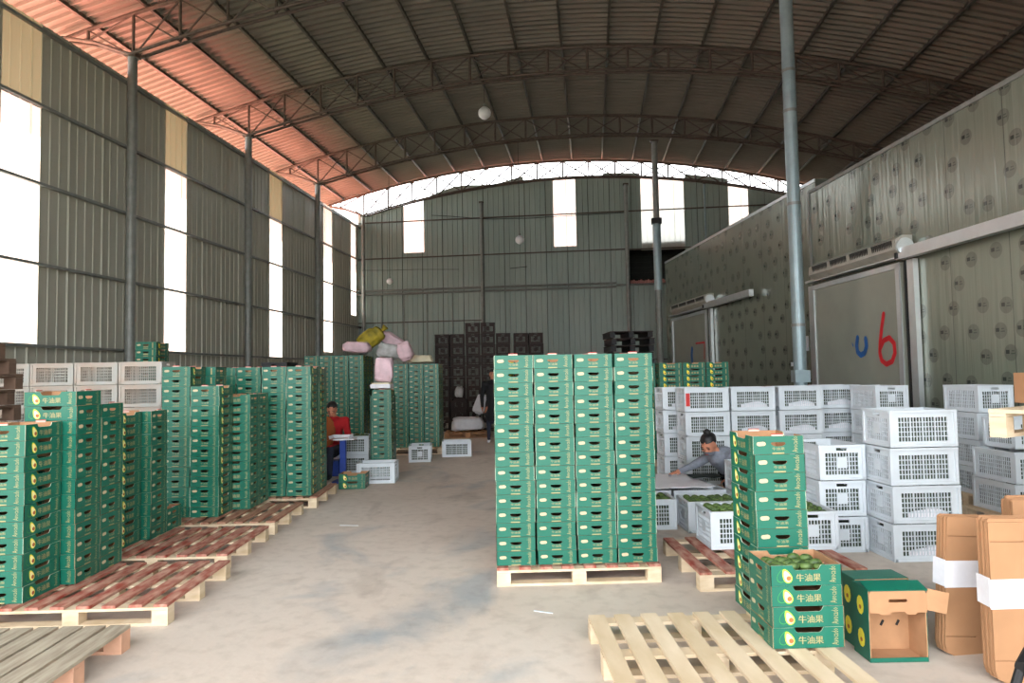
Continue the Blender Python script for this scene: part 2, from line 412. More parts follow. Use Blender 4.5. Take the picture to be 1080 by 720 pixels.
# ------------------------------------------------------------------ cold rooms
def coldmat():
    m=bpy.data.materials.new('filmed_panel'); m.use_nodes=True; nt=m.node_tree;n=nt.nodes;l=nt.links
    b=n['Principled BSDF']; b.inputs['Roughness'].default_value=.2; b.inputs['Metallic'].default_value=.3
    tc=n.new('ShaderNodeTexCoord'); sp=n.new('ShaderNodeSeparateXYZ'); l.new(tc.outputs['Object'],sp.inputs[0])
    def math_(op,a,b_=None,c_=None):
        x=n.new('ShaderNodeMath'); x.operation=op
        for i,q in enumerate((a,b_,c_)):
            if q is None: continue
            if isinstance(q,(int,float)): x.inputs[i].default_value=q
            else: l.new(q,x.inputs[i])
        return x.outputs[0]
    def mixc(f,a,b_):
        x=n.new('ShaderNodeMixRGB'); l.new(f,x.inputs[0])
        if isinstance(a,tuple): x.inputs[1].default_value=a
        else: l.new(a,x.inputs[1])
        x.inputs[2].default_value=b_; return x.outputs[0]
    u=sp.outputs['Y']; v=sp.outputs['Z']
    pitch=.46
    row=math_('FLOOR',math_('DIVIDE',v,.30))
    off=math_('MULTIPLY',row,.19)
    vv=math_('SUBTRACT',math_('FRACT',math_('DIVIDE',v,.30)),.5)
    uu=math_('SUBTRACT',math_('FRACT',math_('DIVIDE',math_('ADD',u,off),pitch)),.5)
    du=math_('MULTIPLY',uu,pitch); dv=math_('MULTIPLY',vv,.30)
    wj=n.new('ShaderNodeTexWhiteNoise'); cj=n.new('ShaderNodeCombineXYZ')
    l.new(row,cj.inputs[1]); l.new(math_('FLOOR',math_('DIVIDE',math_('ADD',u,off),pitch)),cj.inputs[0]); l.new(cj.outputs[0],wj.inputs[0])
    sj=n.new('ShaderNodeSeparateColor'); l.new(wj.outputs['Color'],sj.inputs[0])
    du=math_('ADD',du,math_('MULTIPLY',math_('SUBTRACT',sj.outputs[0],.5),.22)); dv=math_('ADD',dv,math_('MULTIPLY',math_('SUBTRACT',sj.outputs[1],.5),.07))
    def disc(cu,cv,r):
        a=math_('SUBTRACT',du,cu);b_=math_('SUBTRACT',dv,cv)
        return math_('LESS_THAN',math_('ADD',math_('MULTIPLY',a,a),math_('MULTIPLY',b_,b_)),r*r)
    def sq(cu,cv,ru,rv):
        a=math_('LESS_THAN',math_('ABSOLUTE',math_('SUBTRACT',du,cu)),ru)
        b_=math_('LESS_THAN',math_('ABSOLUTE',math_('SUBTRACT',dv,cv)),rv)
        return math_('MULTIPLY',a,b_)
    wn=n.new('ShaderNodeTexWhiteNoise'); cx=n.new('ShaderNodeCombineXYZ')
    l.new(row,cx.inputs[0]); l.new(math_('FLOOR',math_('DIVIDE',math_('ADD',u,off),pitch)),cx.inputs[1]); l.new(cx.outputs[0],wn.inputs[0])
    keep=math_('GREATER_THAN',wn.outputs['Value'],.18)
    no=n.new('ShaderNodeTexNoise'); no.inputs['Scale'].default_value=1.5; l.new(tc.outputs['Object'],no.inputs['Vector'])
    rp=n.new('ShaderNodeValToRGB'); rp.color_ramp.elements[0].color=lin((118,126,114)); rp.color_ramp.elements[1].color=lin((136,143,130)); l.new(no.outputs['Fac'],rp.inputs[0])
    c=mixc(math_('MULTIPLY',math_('MULTIPLY',disc(0,0,.095),keep),.6),rp.outputs[0],lin((94,98,90)))
    c=mixc(math_('MULTIPLY',math_('MULTIPLY',sq(.045,.01,.026,.022),keep),.9),c,lin((50,56,54)))
    c=mixc(math_('MULTIPLY',math_('MULTIPLY',sq(-.03,-.01,.03,.008),keep),.6),c,lin((62,68,66)))
    c=mixc(math_('MULTIPLY',math_('MULTIPLY',sq(-.03,.02,.02,.008),keep),.6),c,lin((62,68,66)))
    seam=math_('LESS_THAN',math_('ABSOLUTE',math_('SUBTRACT',math_('FRACT',math_('DIVIDE',u,.95)),.5)),.006)
    c=mixc(seam,c,lin((90,95,88)))
    l.new(c,b.inputs['Base Color'])
    # the film is slightly rippled from side to side
    wv=n.new('ShaderNodeTexNoise'); wv.inputs['Scale'].default_value=9; mp=n.new('ShaderNodeMapping'); mp.inputs['Scale'].default_value=(1,1.2,.05)
    l.new(tc.outputs['Object'],mp.inputs[0]); l.new(mp.outputs[0],wv.inputs['Vector'])
    bp=n.new('ShaderNodeBump'); bp.inputs['Strength'].default_value=.5; bp.inputs['Distance'].default_value=.02; l.new(wv.outputs['Fac'],bp.inputs['Height']); l.new(bp.outputs[0],b.inputs['Normal'])
    return m
cold=coldmat()
def pix_ray(x,y): return Fv+Rv*((x-540)/F_PX)+Uv*((360-y)/F_PX)
def cold_frame(vp,E):
    a=math.atan((vp-540)/F_PX); ang=YAW-a
    d=Vector((-math.sin(ang),math.cos(ang),0)); nn=Vector((math.cos(ang),math.sin(ang),0))
    return ang,d,nn
def on_plane(px,py,nn,E):
    r=pix_ray(px,py); C0=Vector((0,0,CAM_H)); return C0+r*((E-nn.dot(C0))/nn.dot(r))
angN,dN,nN=cold_frame(510,5.9); EN=5.9
KN=EN/5.6
topN=CAM_H+(4.575-CAM_H)*KN
cornN=on_plane(858,350,nN,EN).dot(dN)
def wall_block(name,label,ang,E,s0,s1,H,depth):
    # local frame: x = away from the aisle, y = along the wall
    m=MB(); m.box((depth/2,(s0+s1)/2,H/2),(depth,s1-s0,H),cold)
    o=m.build(name); o.rotation_euler.z=ang; o.location=(E*math.cos(ang),E*math.sin(ang),0)
    return tag(o,label,'wall',kind='structure')
nearw=wall_block('wall_cold_room_near','tall film-covered grey cold room wall with printed logos, nearer block',angN,EN,1.2,cornN,topN,4.0)
b=MB(); b.box((-.004,(1.2+cornN)/2,topN-.03),(.02,cornN-1.2,.06),galv); b.box((-.006,cornN-.04,topN/2),(.02,.07,topN-.02),galv); b.build('corner_trim',nearw)
angF,dF,nF=cold_frame(485,0)
pc=on_plane(858,350,nN,EN)+dN*.15+nN*.22
EF=pc.dot(nF)
pt=[on_plane(x,y,nF,EF).z for x,y in ((701.7,273),(823,213))]
topF=sum(pt)/2
endF=on_plane(702,300,nF,EF).dot(dF)
farw=wall_block('wall_cold_room_far','film-covered grey cold room wall with printed logos, farther block',angF,EF,pc.dot(dF),endF,topF,3.6)
s0F=pc.dot(dF)
b=MB(); b.box((-.004,(s0F+endF)/2,topF-.03),(.02,endF-s0F,.06),alum); b.build('corner_trim',farw)
def onw(px,py,nn,E,d):     # (along, height) of a pixel on a cold room wall
    p=on_plane(px,py,nn,E); return p.dot(d),p.z
def ribbon(mb,pts,wd,T,m):
    """flat painted stroke; pts (u,v)"""
    for (a,b_) in zip(pts,pts[1:]):
        A=Vector(a);B=Vector(b_);d=(B-A)
        if d.length<1e-5: continue
        nrm=Vector((-d.y,d.x)).normalized()*wd/2
        mb.add([T(*(A+nrm)),T(*(A-nrm)),T(*(B-nrm)),T(*(B+nrm))],[(0,1,2,3)],m)
    for p in pts:
        vs=[T(p[0]+math.cos(k*PI/4)*wd/2,p[1]+math.sin(k*PI/4)*wd/2) for k in range(8)]
        mb.add(vs,[tuple(range(8))],m)
def cold_door(n,label,wallang,E,sa,sb,H,rail_to,opt):
    """sa = end nearer the camera, sb = farther end (metres along)"""
    t=bpy.data.objects.new('door_%d'%n,None); COL.objects.link(t)
    t.rotation_euler.z=wallang; t.location=(E*math.cos(wallang),E*math.sin(wallang),0)
    tag(t,label,'door',kind='structure')
    b=MB(); b.box((-.055,(sa+sb)/2,H/2),(.07,sb-sa,H-.02),doorm); leaf=b.build('leaf',t)
    b=MB()
    for y in (sa+.05,sb-.05): b.box((-.10,y,H/2),(.02,.09,H-.04),alum)
    b.box((-.10,(sa+sb)/2,H-.05),(.02,sb-sa,.08),alum); b.build('leaf_edging',t)
    b=MB(); b.box((-.06,sa-.09,H/2),(.05,.05,H),dark); b.build('rubber_gasket',t)
    b=MB(); b.box((-.05,sa-.2,H/2),(.07,.14,H),alum); b.box((-.05,sb+.1,H/2),(.05,.1,H),alum); b.build('jamb',t)
    b=MB(); b.box((-.16,(rail_to+sa-.1)/2,H+.08),(.11,sa-.1-rail_to,.15),alum); b.box((-.11,(sa+sb)/2,H+.06),(.14,sb-sa+.1,.04),alum); b.build('sliding_rail',t)
    b=MB(); b.tube((-.2,sa-.12,H+.02),(-.2,sa-.12,H+.1),.04,dark,10); b.build('roller',t)
    return t,leaf
doorm=mat('door_panel',(146,151,140),.35,.2,var=.06,scale=2)
sa,_=onw(957,300,nN,EN,dN); sb,_=onw(861,300,nN,EN,dN); Hd=CAM_H+(2.93-CAM_H)*KN
d1,leaf1=cold_door(1,'grey cold room sliding door painted with a blue U and red 6',angN,EN,sa,sb,Hd,2.0,None)
TN_=lambda u,v:Vector((-.1015-.0,u,v))
def loc(px,py,nn,E,d,x=0): s,z=onw(px,py,nn,E-.1,d); return (s,z)
b=MB()
six=[(932,331),(930,345),(928.5,360),(928,372),(930,380),(935,384),(941,381),(944,372),(943,362),(938,356),(932,359),(929,366)]
ribbon(b,[loc(x,y,nN,EN,dN) for x,y in six],.075,TN_,red_paint)
ub=[(904.5,356),(903.5,364),(904.5,371),(908,374.5),(912,372),(914,365),(913,357)]
ribbon(b,[loc(x,y,nN,EN,dN) for x,y in ub],.085,TN_,bluespray)
ribbon(b,[loc(x,y,nN,EN,dN) for x,y in ((899,362),(900,365))],.02,TN_,bluespray)
b.build('painted_marks',leaf1)
saF,_=onw(749,345,nF,EF,dF); sbF,zz=onw(712,345,nF,EF,dF); _,HF=onw(748,322,nF,EF,dF); HF-=.1
s_r,_=onw(800,315,nF,EF,dF)
d2,leaf2=cold_door(2,'far cold room sliding door with small red and blue paint marks',angF,EF,saF,sbF,HF,s_r,None)
b=MB(); LF=lambda x,y:loc(x,y,nF,EF,dF)
ribbon(b,[LF(x,y) for x,y in ((734,362),(743,361),(743,368),(743,378))],.05,TN_,red_paint)
ribbon(b,[LF(x,y) for x,y in ((730,368),(729.5,374),(730,380))],.16,TN_,bluespray)
b.build('painted_marks',leaf2)
grille_d=mat('grille_slots',(52,52,48),.7)
def air_curtain(label,ang,E,sa,sb,z,g=4):
    L_=sb-sa
    t=thing('air_curtain',label,'air curtain',(0,0,0))
    t.rotation_euler.z=ang; t.location=(E*math.cos(ang),E*math.sin(ang),0)
    b=MB(); pr=[(-.02,-.13),(-.18,-.12),(-.27,-.04),(-.26,.10),(-.16,.16),(-.02,.16)]
    n_=len(pr)
    for y0,y1 in ((sa,sb),):
        b.add([(p[0],y0,z+p[1]) for p in pr]+[(p[0],y1,z+p[1]) for p in pr],[(i,n_+i,n_+(i+1)%n_,(i+1)%n_) for i in range(n_)]+[tuple(range(n_)),tuple(range(2*n_-1,n_-1,-1))],grille_m)
    b.build('housing',t)
    k=g
    for i in range(k):
        y0=sa+.06+(L_-.1)*i/k; y1=sa+.02+(L_-.1)*(i+1)/k-.05
        b=MB()
        for q in range(12):
            yy=y0+(y1-y0)*(q+.5)/12
            b.box((-.266,yy,z+.03),(.014,(y1-y0)/12*.42,.13),grille_d,Matrix.Rotation(-.2,3,'Y'))
        b.build('intake_grille',t)
    b=MB(); b.tube((-.14,sa-.03,z),(-.14,sa+.005,z),.12,alum,20); b.build('end_cap',t)
sA,zA=onw(953,262,nN,EN-.15,dN); sB,_=onw(860,290,nN,EN-.15,dN)
air_curtain('long grey air curtain above the cold room door painted 6',angN,EN,sA,sB,zA+.03)
sA2,zA2=onw(748,318,nF,EF-.15,dF); sB2,_=onw(711,330,nF,EF-.15,dF)
air_curtain('small brown-grey air curtain above the far cold room door',angF,EF,sA2,sB2,zA2+.06,4)
# little socket boxes on the wall near the column
for px,py,lab in ((851,362,'small white pipe end on the wall beside the thick column'),(836,384,'small white socket at the foot of the cold room wall')):
    r=on_plane(px,py,nF,EF-.03); b=MB(); b.box((0,0,0),(.04,.06,.28 if px>850 else .08),white_pl)
    tag(b.build('wall_socket',loc=tuple(r),rz=angF),lab,'socket')
# ------------------------------------------------------------------ cartons
CL,CWd,CH,CP=.364,.289,.1008,.1027
def carton_mesh(name,lite=False):
    b=MB(); th=.004
    hl,hw=CL/2,CWd/2
    b.box((0,0,.003),(CL-.002,CWd-.002,.004),kraft)
    def Tl(sgn): return lambda u,v,w_: Vector((sgn*u,-sgn*(hw+w_),v))
    def Ts(sgn): return lambda u,v,w_: Vector((sgn*(hl+w_),sgn*u,v))
    for sgn in (1,-1):
        T=Tl(sgn)
        out=[(-hl,0),(hl,0),(hl,CH),(.078,CH),(.068,CH-.018),(.058,CH-.024),(-.052,CH-.024),(-.062,CH-.018),(-.070,CH),(-hl,CH)]
        b.plate([out],th,T,green,kraft,edge)
        e=.0009
        def pol(pts,m,e=e): b.add([T(u,v,e) for u,v in pts],[tuple(range(len(pts)))],m)
        # half outline, pear-shaped fruit, pit
        def pear(cu,cv,s,rot,k=14):
            o=[]
            for i in range(k):
                a=2*PI*i/k; r=1-.22*math.sin(a)-.10*max(0,math.sin(a))**2
                x=math.cos(a)*r*.72; y=math.sin(a)*(1.05 if math.sin(a)<0 else 1.35)
                o.append((cu+s*(x*math.cos(rot)-y*math.sin(rot)),cv+s*(x*math.sin(rot)+y*math.cos(rot))))
            return o
        if not lite:
            o1=pear(-.125,.048,.030,-.35,16); o2=pear(-.125,.048,.0275,-.35,16)
            b.add([T(u,v,e) for u,v in o1]+[T(u,v,e) for u,v in o2],[(i,(i+1)%16,16+(i+1)%16,16+i) for i in range(16)],lime)
        pol(pear(-.097,.046,.034,.42),lime,e); pol(pear(-.097,.046,.030,.42),yellow,e*1.6)
        if not lite: pol(pear(-.096,.044,.0245,.42),paleyel,e*2)
        pol([(-.089+.013*math.cos(i*PI/4),.038+.013*math.sin(i*PI/4)) for i in range(8)],pit,e*2.6)
        if not lite:
            vs,fs=TXT_CN
            for q in (-.0009,.0009): b.add([T(.012+q+x*.125,.040+y*.038,e+abs(q+.0009)*.1) for x,y in vs],fs,gold)
            vs,fs=TXT_EN; b.add([T(.135-y*.034,.053+x*.082,e) for x,y in vs],fs,gold)
        else:
            for q in (-.03,.012,.055): pol([(q-.014,.026),(q+.014,.026),(q+.014,.054),(q-.014,.054)],gold)
            pol([(.126,.018),(.142,.018),(.142,.088),(.126,.088)],gold)
        T=Ts(sgn)
        hole=[(-.036,.052),(-.042,.060),(-.036,.066),(.036,.066),(.042,.060),(.036,.052),(.02,.044),(-.02,.044)]
        b.plate([[(-hw,0),(hw,0),(hw,CH),(-hw,CH)],hole],th,T,green,kraft,kraft)
        k=10
        b.add([T(-.097+.019*(1 if math.cos(a)>0 else -1)*.55+.016*math.cos(a),.058+.0125*math.sin(a),e) for a in [2*PI*(i+.5)/k for i in range(k)]],[tuple(range(k))],cream)
        if not lite:
            vs,fs=TXT_CN; b.add([T(0+x*.07,.030+y*.017,e) for x,y in vs],fs,gold)
            vs,fs=TXT_EN; b.add([T(.094-y*.032,.052+x*.088,e) for x,y in vs],fs,gold)
        else:
            pol2=[(-.034,.022),(.034,.022),(.034,.038),(-.034,.038)]; b.add([T(u,v,e) for u,v in pol2],[(0,1,2,3)],gold)
            pol2=[(.086,.014),(.102,.014),(.102,.090),(.086,.090)]; b.add([T(u,v,e) for u,v in pol2],[(0,1,2,3)],gold)
        b.add([T(u,v,e) for u,v in ((-.036,.001),(.032,.001),(.032,.009),(-.036,.009))],[(0,1,2,3)],gold)
    return b
FULL=carton_mesh('avocado_carton'); LITE=carton_mesh('avocado_carton',True)
CARTON=FULL.build('avocado_carton'); CARTON['category']='carton'
tb=MB()
tb.box(((CL/2-.004),-.003,CH+.002),(.006,.066,.014),tabm); tb.box(((CL/2-.004),-.003,CH+.0105),(.0066,.064,.004),redpr)
TABM=tb.build('top_tab').data; bpy.data.objects.remove(bpy.data.objects['top_tab'])
used={'c':False}
ORD=['topmost','second','third','fourth','fifth','sixth','seventh','eighth','ninth','tenth','eleventh','twelfth','thirteenth','fourteenth','fifteenth','sixteenth','seventeenth','eighteenth']
ncart=0
def stack(xr,zf,n,front,desc,grp,z0=.135,rz=RP,jit=.0025,right=True,tabs=True,top_n=None):
    """xr = right edge, zf = front edge in camera-stand metres"""
    global ncart
    wdt,dep=(CL,CWd) if front=='long' else (CWd,CL)
    base=rz+(0 if front=='long' else PI/2)
    # centre
    ux,uy=math.cos(rz-YAW),math.sin(rz-YAW)
    X=xr-wdt/2*ux-dep/2*uy; Z=zf-wdt/2*uy+dep/2*ux
    for k in range(n):
        x,y=cw(X+random.uniform(-jit,jit),Z+random.uniform(-jit,jit))
        i=n-1-k
        w0='topmost' if i==0 else ORD[i]+' from the top'
        lab='green carton, %s in %s'%(w0,desc)
        r=base+random.uniform(-.008,.008)
        if not used['c']:
            c=CARTON; used['c']=True; c.location=(x,y,z0+k*CP); c.rotation_euler.z=r; tag(c,lab,None,grp)
        else:
            c=copy_tree(CARTON,[],(x,y,z0+k*CP),r,lab,grp)
        ncart+=1
        if i==0 and tabs:
            for q in (0,PI):
                t=bpy.data.objects.new('top_tab',TABM); COL.objects.link(t); t.parent=c; t.rotation_euler.z=q
    return (X,Z)
def off(X,Z,a,b):
    k=RP-YAW; return (X+a*math.cos(k)-b*math.sin(k),Z+a*math.sin(k)+b*math.cos(k))
STUFF=MB()
def lite_stack(xr,zf,n,front,z0=.135,rz=RP,jit=.0025):
    wdt,dep=(CL,CWd) if front=='long' else (CWd,CL)
    base=rz+(0 if front=='long' else PI/2)
    ux,uy=math.cos(rz-YAW),math.sin(rz-YAW)
    X=xr-wdt/2*ux-dep/2*uy; Z=zf-wdt/2*uy+dep/2*ux
    for k in range(n):
        x,y=cw(X+random.uniform(-jit,jit),Z+random.uniform(-jit,jit))
        R=Matrix.Rotation(base+random.uniform(-.008,.008),3,'Z'); o=Vector((x,y,z0+k*CP))
        b0=len(STUFF.v); STUFF.v+= [tuple(R@Vector(v)+o) for v in LITE.v]
        for f,mi in zip(LITE.f,LITE.m):
            STUFF.f.append(tuple(b0+q for q in f)); STUFF.m.append(STUFF.mi(LITE.mats[mi]))
# ------------------------------------------------------------------ pallets
def pallet(name,label,X,Z,wd,dp,planks,pm,bm,rz=RP,z=0,lab_grp=None,pw=.085,h=1.0,mids=3,end_m=None):
    """X = front-right corner, Z = front edge (camera-stand metres); planks run front to back"""
    x,y=cw(X,Z); t=thing('pallet',label,'pallet',(x,y,z),rz,lab_grp)
    th=.018
    for i in range(planks):
        b=MB(); px=-wd+pw/2+(wd-pw)*i/(planks-1)
        b.box((px+random.uniform(-.004,.004),dp/2+random.uniform(-.004,.004),.132-th/2),(pw,dp,th),pm if i!=99 else pm)
        b.build('plank',t)
    for yy in (.045,dp/2,dp-.045):
        b=MB(); b.box((-wd/2,yy,.132-th*1.5-.0005),(wd,.09,th-.001),bm); b.build('cross_board',t)
        b=MB(); b.box((-wd/2,yy,th/2),(wd,.09,th),bm); b.build('bottom_board',t)
        for xx in (-wd+.05,-wd/2,-.05):
            b=MB(); b.box((xx,yy,.0565),(.1,.09,.0765),end_m or bm); b.build('block',t)
    return t
GP='pallets standing on the floor'
pallet('pallet','red-brown slatted wooden pallet nearest the camera in the left row',-2.19,4.24,1.2,1.0,8,redwood,wood,lab_grp=GP)
pallet('pallet','red-brown slatted pallet, second in the left row',-2.325,5.42,1.2,1.0,8,redwood,wood,lab_grp=GP)
pallet('pallet','brownish slatted pallet, third in the left row',-2.37,6.62,1.2,1.0,8,redwood_d,wood,lab_grp=GP)
pallet('pallet','wooden pallet fully covered by cartons at the left row end',-2.34,7.92,1.2,1.0,8,redwood_d,wood,lab_grp=GP)
pallet('pallet','light wooden pallet carrying the tall centre stack of cartons',1.06,4.92,1.2,1.03,8,redwood,wood,lab_grp=GP)
pallet('pallet','weathered grey pallet with tight boards and pinkish blocks at bottom left',-2.2,2.95,1.2,.95,9,woodw,woodpink,lab_grp=GP,pw=.112)
pallet('pallet','bare pale wooden pallet under the short stack of open cartons',1.61,2.98,1.17,.98,8,wood,wood,lab_grp=GP,pw=.092)
pallet('pallet','red-topped pallet under the avocado crates behind the short carton stack',2.466,4.73,1.19,1.0,7,redwood,wood,lab_grp=GP)
# centre stack
for c in range(4):
    stack(*off(1.045,4.97,-(3-c)*.2985,0),15,'short','the centre stack, %s column from the left'%['first','second','third','fourth'][c],'cartons of the centre stack')
for c in range(4): lite_stack(*off(1.045,4.97,-(3-c)*.2985,.376),15,'short')
for c in range(3): lite_stack(*off(1.04,4.97,-(2-c)*.375,.752),15,'long')
# short stack on the bare pallet
fz=3.41
stack(1.645,fz,4,'long','the open four-high stack','short stack on the bare pallet',tabs=False,z0=.135)
stack(1.630,3.75,10,'short','the ten-high column behind it','short stack on the bare pallet')
# left row, pallet one
S='%s'
stack(-3.14,4.29,11,'short','the nearest column, first left pallet','cartons on the first left pallet')
lite_stack(-3.445,4.29,11,'short')
stack(-3.06,4.672,13,'long','the middle column, first left pallet','cartons on the first left pallet')
stack(-3.07,4.970,12,'long','the rear column, first left pallet','cartons on the first left pallet')
# pallet two
stack(-3.29,5.555,11,'short','the near column, second left pallet','cartons on the second left pallet')
stack(-3.22,5.932,11,'long','the middle column, second left pallet','cartons on the second left pallet')
stack(-3.23,6.228,2,'long','the two-high column, second left pallet','cartons on the second left pallet')
# pallet three
stack(-3.03,6.86,13,'short','the thirteen-high front column, third left pallet','cartons on the third left pallet')
stack(-3.327,6.86,15,'short','the fifteen-high front column, third left pallet','cartons on the third left pallet')
stack(-2.855,7.238,12,'long','the twelve-high jutting column, third left pallet','cartons on the third left pallet')
lite_stack(-3.235,7.238,15,'long')
stack(-2.865,7.535,12,'long','the rear column, third left pallet','cartons on the third left pallet') if False else lite_stack(-2.865,7.535,12,'long')
# pallet four
for c in range(4):
    stack(*off(-2.425,7.99,-c*.2985,0),15,'short','the fourth left pallet, %s column from aisle'%['first','second','third','fourth'][c],'cartons on the fourth left pallet')
stack(*off(-2.425,7.99,0,.376),15,'short','the fourth left pallet, second row column','cartons on the fourth left pallet')
for c in range(1,4): lite_stack(*off(-2.425,7.99,-c*.2985,.376),15,'short')
# short column with foam on top beside the white crate
stack(-1.86,10.15,13,'short','the solitary column under the foam tray','solitary column by the aisle',z0=.003)
lite_stack(-1.9,10.55,12,'long',z0=.003)
# far groups
def block(xr,zf,cols,rows,n,front='short',z0=.135):
    wdt,dep=(CL,CWd) if front=='long' else (CWd,CL)
    for c in range(cols):
        for r in range(rows):
            if 0<c<cols-1 and 0<r<rows-1: continue
            nn=n
            lite_stack(*off(xr,zf,-c*(wdt+.012),r*(dep+.014)),nn,front,z0)
block(-3.03,13.5,4,3,18)
block(-1.47,13.2,3,3,16)
block(3.45,10.6,3,1,15,'long')
lite_stack(3.45-.374*2,10.9,15,'long'); lite_stack(3.45-.374*2,11.2,15,'long')
lite_stack(2.3,10.7,15,'long')
lite_stack(-5.02,9.35,19,'short')
for X,Z,wdp in ((-3.0,13.4,1.22),(-1.4,13.1,1.05),(3.5,10.5,1.2),(-4.9,9.3,.55)):
    pallet('pallet',{-3.0:'pallet under the tall far dark carton block',-1.4:'pallet under the far carton block by the aisle, blocks showing',3.5:'pallet under the dark cartons before the far cold room',-4.9:'pallet under the lone high cartons behind the dusty crates'}[X],X,Z,wdp,1.2 if X<0 and X!=-4.9 else .95 if X>0 else .45,8,wood,wood,lab_grp=GP)
so_=STUFF.build('avocado_carton_stock'); tag(so_,'remaining green avocado cartons stacked in the far and rear blocks','cartons',kind='stuff')
# ------------------------------------------------------------------ plastic crates
KL,KW,KH,KP=.55,.39,.292,.2985
def crate_mesh(m):
    b=MB(); t=.012
    b.box((0,0,.006),(KL-.03,KW-.03,.012),m)
    def lattice(T,W,u0,u1,v0,v1,nc,nr,hand=False,label=False):
        def bx(ua,ub,va,vb,th=t,o=0):
            vs=[T(u,v,w_) for w_ in (o,o-th) for v in (va,vb) for u in (ua,ub)]
            b.add(vs,[(0,1,3,2),(4,6,7,5),(0,4,5,1),(2,3,7,6),(0,2,6,4),(1,5,7,3)],m)
        bx(-W/2,u0,0,KH); bx(u1,W/2,0,KH); bx(u0,u1,0,v0)
        if hand:
            bx(u0,-.045,v1,KH); bx(.045,u1,v1,KH); bx(-.045,.045,v1,v1+.018); bx(-.045,.045,v1+.042,KH)
        else: bx(u0,u1,v1,KH)
        sw=(u1-u0)/nc
        for i in range(nc+1):
            big=(i%4==0)
            wb_=sw*(.2 if not big else .4)
            u=u0+sw*i
            if 0<i<nc: bx(u-wb_/2,u+wb_/2,v0,v1,t*.8,-.001)
        sh=(v1-v0)/nr
        for j in range(1,nr):
            v=v0+sh*j; bx(u0,u1,v-sh*.09,v+sh*.09,t*.8,-.001)
        if label: bx(-.045,.045,v0+(v1-v0)*.30,v0+(v1-v0)*.78,t,.001)
    for s in (1,-1):
        lattice(lambda u,v,w_,s=s:Vector((s*u,-s*(KW/2-.008+w_),v)),KL-.016,-.20,.20,.045,.235,16,5)
        lattice(lambda u,v,w_,s=s:Vector((s*(KL/2-.008+w_),s*u,v)),KW-.016,-.14,.14,.045,.225,11,5,True,True)
    # rim and corner posts
    for s in (1,-1):
        b.box((0,s*(KW/2-.004),KH-.010),(KL,.018,.02),m); b.box((s*(KL/2-.004),0,KH-.010),(.018,KW-.02,.02),m)
        b.box((0,s*(KW/2-.005),.012),(KL-.01,.012,.022),m); b.box((s*(KL/2-.005),0,.012),(.012,KW-.02,.022),m)
        for q in (1,-1): b.box((s*(KL/2-.012),q*(KW/2-.012),KH/2),(.026,.026,KH-.002),m)
    return b
CR=crate_mesh(white_pl).build('plastic_crate'); CR['category']='crate'
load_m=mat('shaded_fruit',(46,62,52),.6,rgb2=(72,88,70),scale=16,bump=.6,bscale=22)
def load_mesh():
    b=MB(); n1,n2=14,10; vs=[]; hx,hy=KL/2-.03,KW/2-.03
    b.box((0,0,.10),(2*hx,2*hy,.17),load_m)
    for i in range(9):
        for j in range(6): b.ell((-hx+.03+i*(2*hx-.06)/8,-hy+.03+j*(2*hy-.06)/5,.185+.012*((i*7+j*5)%3)),(.036,.034,.03),load_m,8,5)
    me=b.build('fruit_load'); d=me.data; bpy.data.objects.remove(me); return d
LOADM=load_mesh()
def bulge_mesh():
    b=MB(); b.ell((.02,-(KW/2-.028),.055),(.17,.012,.055),film,20,8,f=lambda v:Vector((v.x,v.y,max(v.z,-.6)+.12*math.sin(v.x*4)))); o=b.build('paper_liner',smooth=True); d=o.data; bpy.data.objects.remove(o); return d
BULM=bulge_mesh()
def add_load(c,bulge=False):
    o=bpy.data.objects.new('fruit_load',LOADM); COL.objects.link(o); o.parent=c; o['kind']='stuff'
    if bulge:
        o=bpy.data.objects.new('paper_liner',BULM); COL.objects.link(o); o.parent=c
CD=crate_mesh(dusty_pl).build('plastic_crate'); CD['category']='crate'
CB=crate_mesh(brown_pl).build('plastic_crate'); CB['category']='crate'
CK=crate_mesh(black_pl).build('plastic_crate'); CK['category']='crate'
usedp={}
def place(proto,X,Z,front,z,lab,grp,rz=RP,dr=0,corner='L',load=True):
    """X = left (corner L) or right (corner R) edge of the front face, Z = its distance"""
    wdt,dep=(KL,KW) if front=='long' else (KW,KL)
    ux,uy=math.cos(rz-YAW),math.sin(rz-YAW)
    s=1 if corner=='L' else -1
    Xc=X+s*wdt/2*ux-dep/2*uy; Zc=Z+s*wdt/2*uy+dep/2*ux
    x,y=cw(Xc,Zc); r=rz+dr+(0 if front=='long' else PI/2)
    if proto.name not in usedp:
        usedp[proto.name]=1; proto.location=(x,y,z); proto.rotation_euler.z=r; tag(proto,lab,None,grp); c=proto
    else: c=copy_tree(proto,[],(x,y,z),r,lab,grp)
    if proto is CR and load: add_load(c,random.random()<.45)
    return c
def cstack(proto,X,Z,front,n,z0,desc,grp,colour='white',**k):
    out=[]
    for i in range(n):
        j=n-1-i
        w0='topmost' if j==0 else ORD[j]+' from the top'
        out.append(place(proto,X+random.uniform(-.006,.006),Z+random.uniform(-.006,.006),front,z0+i*KP,'%s crate, %s in %s'%(colour,w0,desc),grp,dr=random.uniform(-.012,.012),**k))
    return out
G1='white crates stacked on the right'
g1=cstack(CR,2.12,8.23,'long',4,.135,'the stack behind the squatting worker',G1)
cstack(CR,2.71,8.26,'long',4,.135,'the second stack right of the worker',G1)
cstack(CR,3.31,8.30,'long',4,.135,'the third stack right of the worker',G1)
cstack(CR,3.90,8.50,'long',4,.135,'the fourth stack right of the worker',G1)
cstack(CR,4.24,7.80,'short',4,.135,'the narrow stack before the painted door',G1)
cstack(CR,1.96,8.72,'long',4,.135,'the rearmost stack beside dark cartons',G1)
